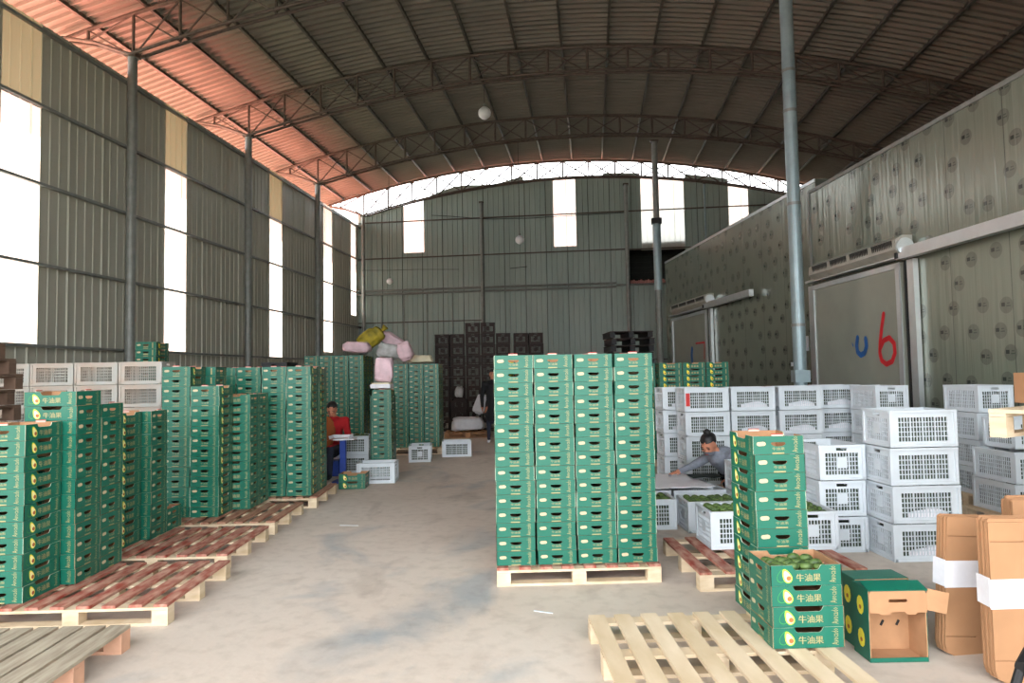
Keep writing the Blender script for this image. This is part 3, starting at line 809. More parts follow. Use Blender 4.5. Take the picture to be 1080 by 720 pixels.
pallet('pallet','pallet under the white crates behind the squatting worker',3.28,8.2,1.2,.95,8,wood,wood,lab_grp=GP)
pallet('pallet','pallet under the white crates before the painted door',4.68,7.78,1.32,1.1,8,wood,wood,lab_grp=GP)
cstack(CR,2.55,5.60,'short',3,.002,'the end-on three-high floor stack',G1)
cstack(CR,2.985,5.30,'long',4,.002,'the big four-high floor stack',G1)
tb_=MB(); tb_.box((0,0,0),(.05,.003,.16),redpr)
k=tb_.build('red_label',g1[3],loc=(-.235,-KW/2-.0015,.15))
# right edge
cstack(CR,5.02,7.2,'short',4,.135,'the tall stack against the near cold room',G1)
pallet('pallet','pallet under the crates against the cold room wall',5.5,7.15,.5,.6,4,wood,wood,lab_grp=GP)
j3=cstack(CR,4.63,6.2,'short',2,.135,'the low stack before that tall one',G1)
pallet('pallet','pallet under the low crate stack at the right edge',5.3,6.1,.75,.75,6,wood,wood,lab_grp=GP)
cstack(CR,5.07,6.2,'short',2,.135,'the low stack cut by the frame edge',G1)
place(CR,4.78,6.4,'long',.135+2*KP,'white plastic crate lying across the low stack near the wooden pallet',G1,dr=.05)
# avocado crates on the floor and the red-topped pallet
AV=MB()
def avf(v):
    k=1+.0*v.z; s=1-.18*max(0,v.z); return Vector((v.x*s,v.y*s,v.z*1.25+.1))
AV.ell((0,0,-.003),(.024,.024,.029),avo,10,7,f=avf); AVO=AV.build('avocado',smooth=True); AVO['category']='fruit'
useda=[0]
def fill(X,Z,rz,wd,dp,z,nx,ny,label,grp,off=0,cover=None):
    """avocados in the top layer of an open container whose front-left corner is at X,Z"""
    ux,uy=math.cos(rz-YAW),math.sin(rz-YAW)
    for i in range(nx):
        for j in range(ny):
            u=.04+(wd-.08)*(i+.5)/nx; v=.04+(dp-.08)*(j+.5)/ny
            if cover and cover(u/wd,v/dp): continue
            x,y=cw(X+u*ux-v*uy,Z+u*uy+v*ux)
            p=(x+random.uniform(-.002,.002),y+random.uniform(-.002,.002),z+random.uniform(-.008,.010))
            if not useda[0]: o=AVO; useda[0]=1
            else: o=AVO.copy(); COL.objects.link(o)
            o.location=p; o.rotation_euler=(PI/2+random.uniform(-.1,.1),0,rz+(PI/2 if wd/nx>dp/ny else 0)+random.uniform(-.1,.1)+random.choice((0,PI))); tag(o,label,None,grp)
def open_crate(X,Z,front,z,lab,flab,grp='open crates of avocados',nx=6,ny=5,liner=True,cover=None,**kw):
    c=place(CR,X,Z,front,z,lab,grp,load=False,**kw)
    wd,dp=(KL,KW) if front=='long' else (KW,KL)
    add_load(c)
    fill(X,Z,RP,wd,dp,z+KH-.016,nx,ny,flab,flab and 'avocados in '+flab.split(' in ',1)[1],cover=cover)
    return c
open_crate(1.53,5.26,'long',.135,'open white crate of avocados on the red-topped pallet, left one','dark green avocado in the crate on the red-topped pallet')
open_crate(2.115,5.20,'short',.135,'open white crate on the red-topped pallet, half hidden by cartons','dark green avocado in the half-hidden crate left of three-high stack',nx=5,ny=6)
open_crate(1.64,6.36,'long',.002,'open white crate of avocados on the floor behind the red-topped pallet','dark green avocado in the floor crate behind the pallet')
open_crate(1.02,6.50,'long',.002,'open white crate on the floor touching the centre stack','dark green avocado in the floor crate by the centre stack')
open_crate(1.05,7.98,'long',.002,'open white crate farthest back beside the centre stack','dark green avocado in the farthest floor crate by the centre stack')
place(CR,1.08,6.98,'long',.002,'covered white crate under the plastic sheet, near left','white film over floor crates',)
place(CR,1.66,6.98,'long',.002,'covered white crate under the plastic sheet, near right','crates under the sheet')
place(CR,1.04,7.45,'long',.002,'covered white crate under the plastic sheet, rear left','crates under the sheet')
place(CR,1.62,7.45,'long',.002,'covered white crate under the plastic sheet, rear middle','crates under the sheet')
cstack(CR,2.24,6.72,'long',2,.002,'the two-high stack beside the worker',G1)
# crumpled sheet over the floor crates
def cloth(name,X,Z,wd,dp,z,label,cat,m,amp=.012,rz=RP,nx=26,ny=20,drop=.05,seed=1):
    b=MB(); vs=[];fs=[]
    for j in range(ny+1):
        for i in range(nx+1):
            u=i/nx*wd; v=j/ny*dp
            e=min(i,nx-i,j,ny-j)/3.0
            h=z+amp*(1+noise.noise(Vector((u*5,v*5,seed)))*1.2)-(drop*(1-min(1,e)) )
            vs.append((u,v,h))
    for j in range(ny):
        for i in range(nx):
            q=j*(nx+1)+i; fs.append((q,q+1,q+nx+2,q+nx+1))
    b.add(vs,fs,m); x,y=cw(X,Z)
    o=b.build(name,smooth=True,loc=(x,y,0),rz=rz); md=o.modifiers.new('t','SOLIDIFY'); md.thickness=.003
    return tag(o,label,cat)
cloth('plastic_sheet',1.0,6.94,1.10,.98,.312,'crumpled white plastic sheet spread over crates before the squatting worker','plastic sheet',film,.014,drop=-.0)
# left aisle crates
G2='white crates by the left aisle'
place(CR,-2.27,9.62,'long',.002,'empty white crate on the floor beside the two small green cartons',G2,load=False)
place(CR,-1.36,12.6,'long',.002,'white crate on the floor before the far carton block, farther one',G2,dr=.03)
c=place(CR,-1.89,11.9,'short',.002,'white crate turned end-on beside the far floor crate',G2,dr=.05)
open_crate(-2.88,10.7,'long',.002+KP,'open white crate of avocados on top beside the red-clad worker','dark avocado in the crate beside the red-clad worker',nx=6,ny=5)
place(CR,-2.88,10.7,'long',.002,'white crate under the avocado crate beside the red-clad worker',G2)
stack(-2.05,9.2,2,'long','the floor pair beside the white crate','pair of cartons on the floor',z0=.003,tabs=False)
# dusty crates
nm=['first','second','third','fourth']
for c in range(4):
    cstack(CD,-4.60-c*.577,8.7,'long',6,.002,'the %s column from the aisle'%nm[c],'dusty crates by the left wall',colour='dusty',corner='R')
# black baskets peeping out
cstack(CK,-3.90,10.3,'short',6,.002,'the column behind the fourth pallet','black baskets by the left wall',colour='black')
cstack(CK,-7.62,9.7,'short',6,.002,'the column behind the dusty crates','black baskets by the left wall',colour='black')
# brown baskets before the end wall
k=0
for (X,Z,n,d) in ((-2.14,18.4,9,'left column, left brown pile'),(-1.72,18.4,9,'right column, left brown pile'),
                (-1.28,18.3,10,'left column, middle brown pile'),(-.86,18.3,10,'middle column, middle brown pile'),(-.44,18.3,9,'right column, middle brown pile'),
                (.06,18.4,9,'left column, right brown pile'),(.48,18.4,9,'right column, right brown pile')):
    cstack(CB,X,Z,'short',n,.002,'the '+d,'brown baskets before the end wall',colour='dark brown')
cstack(CB,-1.62,17.6,'short',3,.002,'the low column under the grey bag','brown baskets before the end wall',colour='dark brown')
# dark rack of pallets beside the far column
for i in range(15):
    x,y=cw(2.9+.02*math.sin(i*2.1),16.6)
    t=thing('plastic_pallet','dark pallet, %s in the flat stack by the slim column'%('topmost' if i==14 else ORD[14-i]+' from the top'),'plastic pallet',(x,y,.002+i*.17),RP,'dark plastic pallets')
    b=MB()
    for q in range(6): b.box((0,-.5+q*.2,.14),(1.05,.14,.02),brown_pl)
    b.build('deck',t); b=MB()
    for q in (-.46,0,.46): b.box((q,0,.065),(.12,1.1,.128),black_pl)
    b.build('skid',t)
# old wooden pallets at the left edge
for i in range(14):
    dx=[.02,0,.02,-.03,.0,.03,-.02,0.05,-.16,.03,-.03,.04,-.02,-.12][i]
    pallet('pallet','old brown pallet, %s in the left-edge pile'%('topmost' if i==13 else ORD[13-i]+' from the top'),-4.33+dx,5.1,1.0,.75,6,oldwood,oldwood,z=.002+i*.1345,lab_grp='old pallets piled at the left edge')
# ------------------------------------------------------------------ sacks
def sack(name,px,py,Z,dims,m,label,tilt=0,rz=0,seed=0,z=None,X=None,knot=False,yt=0):
    """sack centred where pixel px,py lies at distance Z"""
    zz=CAM_H+Z*(395-.018*(px-540)-py)/F_PX if z is None else z
    Xx=(px-540)/F_PX*Z if X is None else X
    x,y=cw(Xx,Z)
    b=MB()
    def f(v):
        n_=noise.noise(v*1.7+Vector((seed,0,0)))*.22+noise.noise(v*4+Vector((0,seed,0)))*.10
        s=1+n_
        a=abs(v.x); sx=v.x
        q=lambda t:(math.copysign(abs(t)**.5,t))*s*.84
        return Vector((q(v.x),q(v.y),q(v.z)))
    b.ell((0,0,0),[d/2 for d in dims],m,28,18,f=f)
    o=b.build(name,smooth=True,loc=(x,y,zz)); o.rotation_euler=(yt,tilt,YAW+rz)
    tag(o,label,'sack')
    if knot:
        k_=MB(); k_.tube((dims[0]*.45,0,0),(dims[0]*.62,0,.03),.03,m,10,r1=.07); k_.build('tied_neck',o)
    return o
sack('woven_sack',391,357,14.2,(.66,.42,.42),yellsack,'yellow woven sack on top of the heap of sacks',tilt=-.6,seed=1,knot=True)
sack('woven_sack',376,371,13.66,(.66,.36,.25),pinksack,'pale pink sack lying below the yellow sack',tilt=.05,seed=12,z=2.15)
sack('woven_sack',413,373,13.86,(.80,.34,.34),greysack,'grey plastic-wrapped sack beside the yellow sack',tilt=.2,seed=3,z=2.06)
sack('woven_sack',417,362,14.5,(.84,.34,.32),pinksack,'dusky pink sack leaning across the grey sack',tilt=.62,seed=4)
sack('woven_sack',427,370,13.42,(.32,.28,.44),pinksack,'pink knotted sack end at the front of the heap',tilt=-.3,seed=5)
sack('woven_sack',443,379,13.95,(.62,.38,.20),creamsack,'cream sack lying flat on the far carton block',seed=6,z=1.89)
foam=MB(); foam.box((0,0,.03),(.30,.38,.06),whitesack); foam.box((0,0,.07),(.26,.34,.02),creamsack)
fx,fy=cw(-2.03,10.34); tag(foam.build('foam_tray',loc=(fx,fy,1.362),rz=RP),'white foam tray on top of the solitary carton column','tray')
# pink cloth sack standing on hidden cartons behind the tray
sack('woven_sack',404,392,10.34,(.33,.34,.42),pinksack,'pale pink sack standing upright on the foam tray',seed=21,z=1.652,X=-2.0)
# white sacks and low pallet near the far worker
pallet('pallet','orange-brown low pallet with white sacks near the end wall',-.55,16.4,1.15,.8,7,orangewood,orangewood,lab_grp=GP)
sack('woven_sack',496,439,16.8,(.95,.55,.40),whitesack,'plump white sack lying on the low orange-brown pallet',seed=9,z=.315,X=-1.15)
sack('woven_sack',503,428,16.75,(.34,.34,.62),whitesack,'white sack standing upright beside the black-coated person',seed=10,tilt=.35,z=.80,X=-.82)
sack('woven_sack',487,410,17.9,(.24,.22,.36),greysack,'small grey bag on the low brown basket column',seed=11,z=1.09,X=-1.44,tilt=.1)
# ------------------------------------------------------------------ right: open carton, bundles, pallet
def standing_carton(X,Z,label,open_=True,dr=0):
    x,y=cw(X,Z); t=thing('open_carton',label,'carton',(x,y,.002),YAW+dr)
    W_,H_,D_=.30,.37,.16   # width, height as it stands, depth away from the viewer
    b=MB(); th=.005
    b.box((0,D_,H_/2),(W_,th,H_),kraft)                                 # the tray bottom, seen from inside
    T=lambda sx:(lambda u,v,w_:Vector((sx*(W_/2+w_),u*sx,v)))
    for s in (1,-1):
        b.box((s*(W_/2-th/2),D_/2,H_/2),(th,D_,H_),kraft)
        b.box((s*(W_/2+.001),D_/2,H_/2),(.002,D_,H_),green)
    for z_ in (th/2,H_-th/2):
        b.box((0,D_/2,z_),(W_-.012,D_,th),kraft)
    b.box((0,D_/2,H_+.001),(W_,D_,.003),green); b.box((0,.0,.012),(W_,.004,.022),green); b.box((0,D_+.004,H_/2),(W_,.003,H_),green)
    # printed pears on the left side
    for q in (.27,.1):
        b.add([Vector((-W_/2-.0025,D_/2+.035*math.cos(a),q+.05*math.sin(a))) for a in [PI*i/5 for i in range(10)]],[tuple(range(10))],yellow)
        b.add([Vector((-W_/2-.003,D_/2+.012*math.cos(a),q-.01+.012*math.sin(a))) for a in [PI*i/4 for i in range(8)]],[tuple(range(8))],pit)
    for q in (-.085,0,.085):      # three slots in the bottom
        b.box((q,D_-.004,.145),(.012,.004,.032),dark,Matrix.Rotation(.5,3,'Y'))
    b.build('tray',t)
    if open_:
        b=MB(); T2=lambda u,v,w_:Vector((u,-.004+w_,v))
        out=[(-W_/2,H_-.115),(-.10,H_-.115),(-.09,H_-.125),(-.045,H_-.125),(-.035,H_-.11),(.035,H_-.11),(.045,H_-.125),(.09,H_-.125),(.10,H_-.115),(W_/2,H_-.115),(W_/2,H_-.02),(W_/2-.012,H_),(-W_/2+.012,H_),(-W_/2,H_-.02)]
        b.plate([out,[(-.045,H_-.062),(-.05,H_-.055),(-.045,H_-.045),(.045,H_-.045),(.05,H_-.055),(.045,H_-.062)]],.005,T2,kraft)
        b.build('front_flap',t)
        b=MB(); b.box((W_/2+.045,-.02,H_-.055),(.10,.005,.11),kraft,Matrix.Rotation(-.35,3,'Z')@Matrix.Rotation(.15,3,'Y')); b.build('side_flap',t)
        b=MB(); b.box((0,.03,H_+.012),(W_+.01,.09,.006),green,Matrix.Rotation(.25,3,'X')); b.build('folded_lid',t)
    return t
standing_carton(1.985,3.53,'open kraft-lined green carton standing on edge, flap hanging down')
standing_carton(2.01,3.715,'second green carton standing right behind the open one',False,dr=.03)
def bundle(X,Z,wd,H_,n,label,rz,lean=0,strap=(.36,.5),th=.007):
    x,y=cw(X,Z); t=thing('cardboard_bundle',label,'cardboard bundle',(x,y,.004),rz,'bundles of flattened cartons'); t.rotation_euler=(0,lean,rz)
    for i in range(n):
        b=MB(); d=random.uniform(-.006,.006); h=H_+random.uniform(-.012,.012)
        T=lambda u,v,w_:Vector((u,i*th+w_,v))
        r=.05
        out=[(d+r,0),(wd+d,0),(wd+d,h),(d+.006,h),(d,h-.008),(d,.06),(d+.012,.02)]
        loops=[out]
        if i==0:
            for vz in (H_*.865,H_*.135): loops.append([(d+.005,vz),(d+.18,vz),(d+.18,vz+.006),(d+.005,vz+.006)])
        b.plate(loops,th*.8,T,kraft2)
        b.build('flat_carton',t)
    b=MB(); s0,s1=strap; zc=(s0+s1)/2
    b.box((wd/2+.0,-.0095,zc),(wd+.021,.004,s1-s0),whitesack,Matrix.Rotation(-.03,3,'Y')); b.box((-.0085,n*th/2-.003,zc),(.004,n*th+.014,s1-s0),whitesack); b.box((wd/2,n*th+.003,zc),(wd+.02,.004,s1-s0),whitesack); b.box((wd+.012,n*th/2,zc),(.004,n*th+.01,s1-s0),whitesack)
    b.build('white_band',t)
    return t
bundle(2.30,3.28,.50,.775,12,'nearest upright bundle of flattened brown cartons with white band',YAW-.06)
bundle(2.26,3.60,.36,.72,10,'upright bundle of flattened cartons leaning behind the nearest one',YAW+.12,lean=.07)
bundle(2.71,3.66,.50,.80,12,'bundle of flattened brown cartons half hidden at the right edge',YAW+.02)
# wooden pallet held on a stack of cartons at the right edge
bundle(4.02,4.35,.55,1.085,10,'tall bundle of flattened cartons carrying the raised pallet',YAW+.05,strap=(.5,.62),th=.03)
pp=pallet('pallet','raised pale pallet at the right edge with a brown box on it',4.2,3.95,1.0,.8,7,wood,wood,rz=YAW+.55,z=1.095,lab_grp=None,pw=.11)
pp.scale=(1,1,1.3)
bx_,by_=cw(3.76,4.58); b=MB(); b.box((0,0,.105),(.4,.3,.21),kraft2); bo=b.build('cardboard_box',loc=(bx_,by_,1.27),rz=YAW+.1); tag(bo,'closed brown cardboard box on the raised pallet','box')
b=MB(); b.box((0,-.1505,.105),(.4,.002,.05),edge); b.build('packing_tape',bo)
# black handle at the lower right corner
x,y=cw(1.975,2.74)
t=thing('hand_truck','black tubular trolley standing at the lower right corner','trolley',(x,y,0),YAW)
b=MB(); b.path([(0,0,.01),(.01,0,.2),(.05,0,.31)],.018,dark,10); b.build('lower_arm',t)
b=MB(); b.tube((.045,-.03,.32),(.12,.02,.36),.035,dark,12); b.build('joint',t)
b=MB(); b.path([(.10,0,.35),(.3,.02,.45),(.38,.02,.9)],.02,dark,10); b.build('handle',t)
b=MB(); b.tube((.42,-.04,.06),(.42,.04,.06),.06,dark,16); b.build('wheel',t)
b=MB(); b.path([(.02,0,.03),(.42,0,.06),(.38,.02,.5)],.016,dark,8); b.build('axle_bar',t)
# litter
b=MB(); b.box((0,0,.004),(.13,.012,.004),white_pl,Matrix.Rotation(-.3,3,'Z')); x,y=cw(.17,4.35)
tag(b.build('paper_strip',loc=(x,y,.0)),'thin white paper strip lying before the centre pallet','paper strip')
b=MB(); b.box((0,0,.004),(.2,.012,.004),white_pl); x,y=cw(-1.72,6.95)
tag(b.build('paper_strip',loc=(x,y,.0)),'thin white strip lying in the aisle by the third left pallet','paper strip')
# ------------------------------------------------------------------ lamps
def lamp(px,py,Y,s,label):
    r=pix_ray(px,py); p=Vector((0,0,CAM_H))+r*(Y/r.y)
    t=thing('hanging_lamp',label,'lamp',tuple(p),0)
    b=MB(); b.tube((0,0,.17*s),(0,0,roofz(p.x)+.0-p.z),.008,dark,6); b.build('cord',t)
    b=MB(); b.tube((0,0,.1*s),(0,0,.22*s),.045*s,galv,12,r1=.03*s); b.build('socket',t)
    b=MB(); b.ell((0,0,-.03*s),(.15*s,.15*s,.17*s),lampglass,18,12,f=lambda v:Vector((v.x*(1.1 if abs(v.z)<.6 else 1),v.y*(1.1 if abs(v.z)<.6 else 1),v.z))); b.build('bulb',t,smooth=True)
lamp(511,118,17.6,1.05,'white bulb lamp hanging highest, under the middle of the roof')
lamp(548,252,22.4,.9,'white bulb lamp hanging before the middle of the end wall')
lamp(411,296,23.4,.7,'small white lamp hanging low before the end wall near the corner')
# loose cables on the end wall
def cable(pts,label,r=.012,Y=24.55):
    b=MB(); P=[]
    for x,y in pts:
        q=pix_ray(x,y); P.append(Vector((0,0,CAM_H))+q*(Y/q.y))
    b.path(P,r,dark,6); tag(b.build('electric_cord'),label,'cord')
cable([(455,227),(475,228),(498,230),(520,231),(560,230),(590,228),(625,226),(660,224)],'black cable sagging across the end wall above the middle lamp')
cable([(382,285),(410,285),(440,284),(484,284)],'thin black cable above the low corner lamp',.008)
cable([(538,283),(556,281)],'short black cable end before the middle of the end wall',.012)
# ------------------------------------------------------------------ people
def limb(b,p0,p1,r0,r1,m,n=10):
    b.tube(p0,p1,r0,m,n,r1=r1); b.ell(p0,(r0,)*3,m,n,6); b.ell(p1,(r1,)*3,m,n,6)
def body_object(name,b,parts_fn,voxel=.012,parent=None,loc=(0,0,0),rz=0,smooth=6):
    src=b.build('tmp'); md=src.modifiers.new('r','REMESH'); md.mode='VOXEL'; md.voxel_size=voxel; md.use_smooth_shade=True
    sm=src.modifiers.new('s','SMOOTH'); sm.factor=.5; sm.iterations=smooth
    dg=bpy.context.evaluated_depsgraph_get(); dg.update()
    me=bpy.data.meshes.new_from_object(src.evaluated_get(dg),depsgraph=dg); me.name=name
    old=src.data; bpy.data.objects.remove(src); bpy.data.meshes.remove(old)
    me.materials.clear(); ms=[]
    for p in me.polygons:
        m=parts_fn(p.center)
        if m not in ms: ms.append(m); me.materials.append(m)
        p.material_index=ms.index(m); p.use_smooth=True
    o=bpy.data.objects.new(name,me); COL.objects.link(o); o.location=loc; o.rotation_euler.z=rz; o.parent=parent
    return o
V=Vector
def head(b,c,R,s=1.0):
    """skull, jaw, nose, ears, lips; face looks along local -Y before R"""
    def P(v): return V(c)+R@(V(v)*s)
    b.ell(P((0,.008,.02)),(.072*s,.088*s,.095*s),skin,16,12,R=R)
    b.ell(P((0,-.025,-.05)),(.054*s,.060*s,.062*s),skin,14,10,R=R)
    b.ell(P((0,-.095,-.012)),(.013*s,.02*s,.022*s),skin,10,8,R=R)
    for q in (1,-1):
        b.ell(P((q*.074,.01,-.01)),(.010*s,.018*s,.030*s),skin,8,8,R=R)
        b.ell(P((q*.036,-.07,-.022)),(.022*s,.018*s,.018*s),skin,8,8,R=R)
        b.ell(P((q*.03,-.078,.022)),(.026*s,.012*s,.010*s),skin,8,8,R=R)
    b.ell(P((0,-.082,-.052)),(.026*s,.012*s,.012*s),skin,8,8,R=R)
def face_bits(parent,c,R,s=1.0):
    def P(v): return V(c)+R@(V(v)*s)
    b=MB()
    for q in (1,-1):
        b.ell(P((q*.032,-.080,.006)),(.013*s,.006*s,.006*s),hair,8,6,R=R)
        b.ell(P((q*.032,-.084,.030)),(.020*s,.005*s,.004*s),hair,8,6,R=R)
    b.build('eyes_and_brows',parent,smooth=True)
    b=MB(); b.ell(P((0,-.093,-.053)),(.022*s,.004*s,.006*s),redlip,8,6,R=R); b.build('lips',parent,smooth=True)
redlip=mat('lips',(160,84,76),.5)
def hand(b,p,dirn,up,s=1.0,curl=.5):
    """palm, four fingers and a thumb"""
    d=V(dirn).normalized(); u=V(up); u=(u-d*u.dot(d)).normalized(); sd_=d.cross(u)
    R=Matrix((sd_,d,u)).transposed()
    b.ell(V(p)+d*.045*s,(.040*s,.050*s,.017*s),skin,10,8,R=R)
    for k,(o,l) in enumerate(((-.029,.062),(-.010,.072),(.010,.068),(.028,.054))):
        a=V(p)+d*.082*s+sd_*o*s
        m_=a+(d*math.cos(curl*.5)-u*math.sin(curl*.5))*l*.5*s
        e=m_+(d*math.cos(curl*1.5)-u*math.sin(curl*1.5))*l*.5*s
        limb(b,a,m_,.0088*s,.0082*s,skin,8); limb(b,m_,e,.0082*s,.007*s,skin,8)
    a=V(p)+d*.03*s-sd_*.036*s; m_=a+(d*.6-sd_*.7-u*.2).normalized()*.034*s; e=m_+(d*.9-sd_*.3-u*.3).normalized()*.03*s
    limb(b,a,m_,.011*s,.0095*s,skin,8); limb(b,m_,e,.0095*s,.008*s,skin,8)
def wp(X,Z,z): x,y=cw(X,Z); return V((x,y,z))
# squatting woman in grey
root=wp(2.62,7.62,0)
def lw_(X,Z,z): return wp(X,Z,z)-root
b=MB()
hip=lw_(2.62,7.72,.30); chest=lw_(2.38,7.60,.54); neck=lw_(2.27,7.55,.63); hd=lw_(2.185,7.50,.705)
b.ell(hip,(.17,.16,.15),skin,16,10); limb(b,hip,chest,.155,.145,skin,16)
b.ell(chest,(.17,.15,.13),skin,16,10); limb(b,chest,neck,.10,.055,skin,12); limb(b,neck,hd,.05,.045,skin,10)
# arms: left hand of the picture reaching out over the sheet, other hand before her
shA=lw_(2.30,7.74,.57); elA=lw_(2.06,7.66,.46); wrA=lw_(1.86,7.58,.40)
shB=lw_(2.42,7.44,.56); elB=lw_(2.50,7.30,.40); wrB=lw_(2.36,7.27,.36)
for s_,e_,w_ in ((shA,elA,wrA),(shB,elB,wrB)):
    limb(b,chest+(s_-chest)*.4,s_,.09,.07,skin,12); limb(b,s_,e_,.062,.05,skin,12); limb(b,e_,w_,.048,.032,skin,12)
hand(b,wrA,(wrA-elA)+V((0,0,.03)),(0,0,1),1,.4); hand(b,wrB,lw_(2.25,7.30,.335)-wrB,(0,0,1),1,.7)
for q in (1,-1):
    h=hip+V((0,q*.09,0)); kn=lw_(2.42,7.66+q*.17,.42); ft=lw_(2.52,7.66+q*.16,.06)
    limb(b,h,kn,.085,.06,skin,12); limb(b,kn,ft,.056,.04,skin,12); limb(b,ft+V((.04,0,-.01)),ft+V((-.13,-.01,-.02)),.04,.035,skin,10)
# face turned down to the picture's left
fd=V(lw_(2.10,7.40,.62)-hd).normalized(); up_=V((0,0,1)); rx=fd.cross(up_).normalized(); uu=rx.cross(fd)
# columns: x=right of head, y=-face, z=up
Rh=Matrix((-rx,-fd,uu)).transposed()
if Rh.determinant()<0: Rh=Matrix((rx,-fd,uu)).transposed()
head(b,hd,Rh,1.08)
def fw(c):
    if (c-hd).length<.135 and c.z>neck.z-.0: return skin
    if (c-wrA).length<.12 and (c-wrA).dot(wrA-elA)>0 : return skin
    if (c-wrB).length<.13 and (c-wrB).dot(wrB-elB)>-.0: return skin
    if c.z<.09: return dark
    if c.z<.36 and (c-wrA).length>.25 and (c-wrB).length>.16 or (c-hip).length<.2: return navy
    return grey_cloth
wo=body_object('person',b,fw,.011,loc=tuple(root))
tag(wo,'person squatting in a grey shirt, black hair in a bun, reaching over crates','person')
b=MB()
def Ph(v): return hd+Rh@V(v)
b.ell(Ph((0,.022,.045)),(.087,.098,.092),hair,18,12,R=Rh,f=lambda v:V((v.x,v.y,max(v.z,-.35) if v.y>-.2 else max(v.z,.25))))
b.ell(Ph((0,.05,.135)),(.042,.042,.04),hair,12,8); b.ell(Ph((0,.09,.02)),(.06,.05,.07),hair,12,8)
b.build('hair_bun',wo,smooth=True); face_bits(wo,hd,Rh,1.08)
b=MB(); b.ell((0,0,.05),(.11,.11,.048),dark,16,8,f=lambda v:V((v.x,v.y,max(-1,min(.9,v.z))))); x,y=cw(2.72,7.76)
tag(b.build('low_stool',loc=(x,y,.0)),'small dark stool under the squatting worker','stool')
# dark net on her lap / crate
cloth('dark_net',1.98,7.42,.36,.26,.345,'dark green netting bunched before the squatting worker','net',mat('dark_net',(24,40,38),.8,var=.3,scale=20),.02,nx=14,ny=12,drop=.015,seed=5)
# seated worker in red at the far left aisle
root=wp(-2.83,10.35,0)
def lr(X,Z,z): return wp(X,Z,z)-root
b=MB(); hip=lr(-2.86,10.45,.42); chest=lr(-2.80,10.40,.80); neck=lr(-2.80,10.37,.93); hd=lr(-2.81,10.33,1.03)
b.ell(hip,(.17,.16,.14),skin,14,10); limb(b,hip,chest,.15,.15,skin,14); b.ell(chest,(.19,.13,.12),skin,14,10); limb(b,chest,neck,.1,.055,skin); limb(b,neck,hd,.05,.045,skin)
arms=[]
for s_,e_,w_ in ((lr(-2.62,10.4,.86),lr(-2.55,10.30,.62),lr(-2.66,10.10,.62)),(lr(-2.99,10.4,.86),lr(-3.05,10.25,.62),lr(-2.90,10.08,.60))):
    limb(b,chest+(s_-chest)*.5,s_,.09,.07,skin); limb(b,s_,e_,.062,.05,skin); limb(b,e_,w_,.046,.03,skin); arms.append((e_,w_))
    hand(b,w_,(w_-e_),(0,0,1),1,.6)
for q in (-.1,.1):
    kn=lr(-2.86+q,10.05,.46); ft=lr(-2.86+q,10.0,.06)
    limb(b,hip+V((q,0,0)),kn,.085,.062,skin); limb(b,kn,ft,.058,.04,skin); limb(b,ft,ft+lr(-2.83,10.22,0)-lr(-2.83,10.35,0),.04,.035,skin)
fd=V(lr(-2.76,9.9,.80)-hd).normalized(); rx=fd.cross(up_).normalized(); uu=rx.cross(fd)
Rh2=Matrix((-rx,-fd,uu)).transposed()
if Rh2.determinant()<0: Rh2=Matrix((rx,-fd,uu)).transposed()
head(b,hd,Rh2,1.02)
def fr(c):
    if (c-hd).length<.13 and c.z>neck.z: return skin
    for e_,w_ in arms:
        if (c-w_).length<.13 and (c-w_).dot(w_-e_)>0: return skin
    if c.z<.09: return dark
    if c.z<.5: return navy
    return red_cloth
rp_=body_object('person',b,fr,.013,loc=tuple(root)); tag(rp_,'person in a red top seated behind the blue-posted stand','person')
b=MB(); b.ell(hd+Rh2@V((0,.03,.045)),(.084,.095,.088),hair,16,10,R=Rh2,f=lambda v:V((v.x,v.y,max(v.z,-.8) if v.y>-.1 else max(v.z,.3)))); b.build('hair',rp_,smooth=True); face_bits(rp_,hd,Rh2,1.0)
b=MB(); b.ell(lr(-2.87,10.27,.70),(.13,.035,.24),orange_cloth,14,10,R=Matrix.Rotation(YAW,3,'Z')); b.build('orange_apron',rp_,smooth=True)
b=MB(); b.box((0,0,.12),(.30,.22,.236),blue_paint); x,y=cw(-2.88,10.50); 
tag(b.build('stool_box',loc=(x,y,.002),rz=YAW),'low box seat under the worker in red','seat')
# scale with blue post and steel tray
x,y=cw(-2.50,9.78); t=thing('platform_scale','small weighing stand with a blue post and pale tray','scale',(x,y,0),YAW)
b=MB(); b.box((0,0,.32),(.085,.06,.6),blue_paint); b.build('post',t)
b=MB(); b.box((0,0,.02),(.26,.26,.035),blue_paint); b.build('base',t)
b=MB(); b.box((.03,0,.635),(.3,.22,.02),whitesack)
for q in (-1,1): b.box((-.03+q*.14,0,.665),(.012,.22,.05),whitesack,Matrix.Rotation(q*.3,3,'Y'))
b.box((-.03,.11,.665),(.3,.012,.05),whitesack); b.build('tray',t)
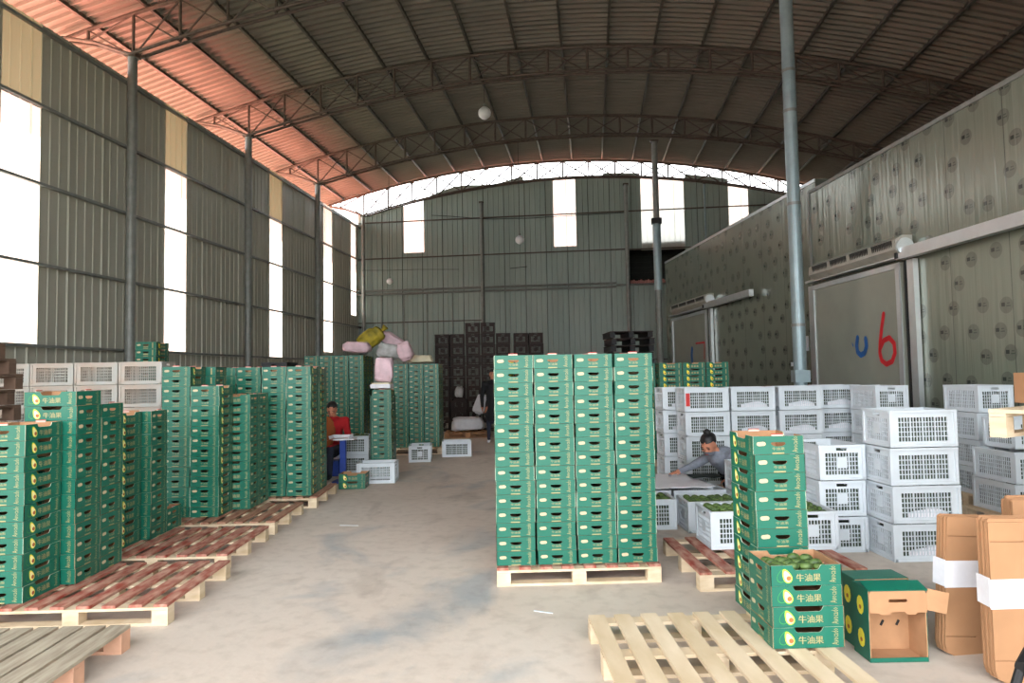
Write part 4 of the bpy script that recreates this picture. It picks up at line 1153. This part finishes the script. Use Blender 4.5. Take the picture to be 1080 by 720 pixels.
# standing person in a black coat, half hidden by the centre stack
root=wp(-.46,15.2,0)
def lb(X,z,dz=0): return wp(-.46+X,15.2+dz,z)-root
b=MB(); hip=lb(0,.88); chest=lb(0,1.25); neck=lb(0,1.42); hd=lb(0,1.55)
b.ell(hip,(.17,.13,.16),skin,14,10); limb(b,hip,chest,.15,.155,skin,14); limb(b,lb(-.1,1.3),lb(.1,1.3),.11,.11,skin,12); limb(b,chest,neck,.1,.055,skin); limb(b,neck,hd,.05,.045,skin)
limb(b,lb(0,.9),lb(0,.62),.17,.20,skin,14)
hw_=[]
for q in (1,-1):
    s_,e_,w_=lb(q*.19,1.33),lb(q*.25,1.05),lb(q*.24,.80,-.06)
    limb(b,chest+(s_-chest)*.6,s_,.085,.07,skin); limb(b,s_,e_,.062,.052,skin); limb(b,e_,w_,.05,.034,skin); hand(b,w_,(w_-e_),lb(q*.3,0)-lb(0,0),1,.5); hw_.append((e_,w_))
    limb(b,lb(q*.09,.85),lb(q*.1,.48,-.02),.085,.062,skin); limb(b,lb(q*.1,.48,-.02),lb(q*.1,.08),.06,.042,skin); limb(b,lb(q*.1,.045,.03),lb(q*.11,.04,-.15),.042,.038,skin)
Rb=Matrix.Rotation(YAW+.2,3,'Z'); head(b,hd,Rb,1.0)
def fb(c):
    if (c-hd).length<.13 and c.z>neck.z: return skin
    for e_,w_ in hw_:
        if (c-w_).length<.14 and (c-w_).dot(w_-e_)>0: return skin
    if c.z<.07: return whitesack
    if c.z<.5: return navy
    return black_cloth
bp_=body_object('person',b,fb,.014,loc=tuple(root)); tag(bp_,'person standing in a long black coat beside the centre stack','person')
b=MB(); b.ell(hd+Rb@V((0,.012,.03)),(.088,.098,.098),hair,16,10,R=Rb,f=lambda v:V((v.x,v.y,v.z if v.y>-.1 else max(v.z,.25)))); b.ell(hd+Rb@V((0,.06,-.07)),(.075,.05,.10),hair,12,8); b.build('hair',bp_,smooth=True); face_bits(bp_,hd,Rb,1.0)
# avocados in the top carton of the short stack
ux,uy=math.cos(RP-YAW),math.sin(RP-YAW)
fill(1.645-CL*ux,fz-CL*uy,RP,CL,CWd,.135+4*CP-.033,4,4,'glossy green avocado in the topmost open carton of the short stack','avocados in the open top carton')
print('cartons',ncart)
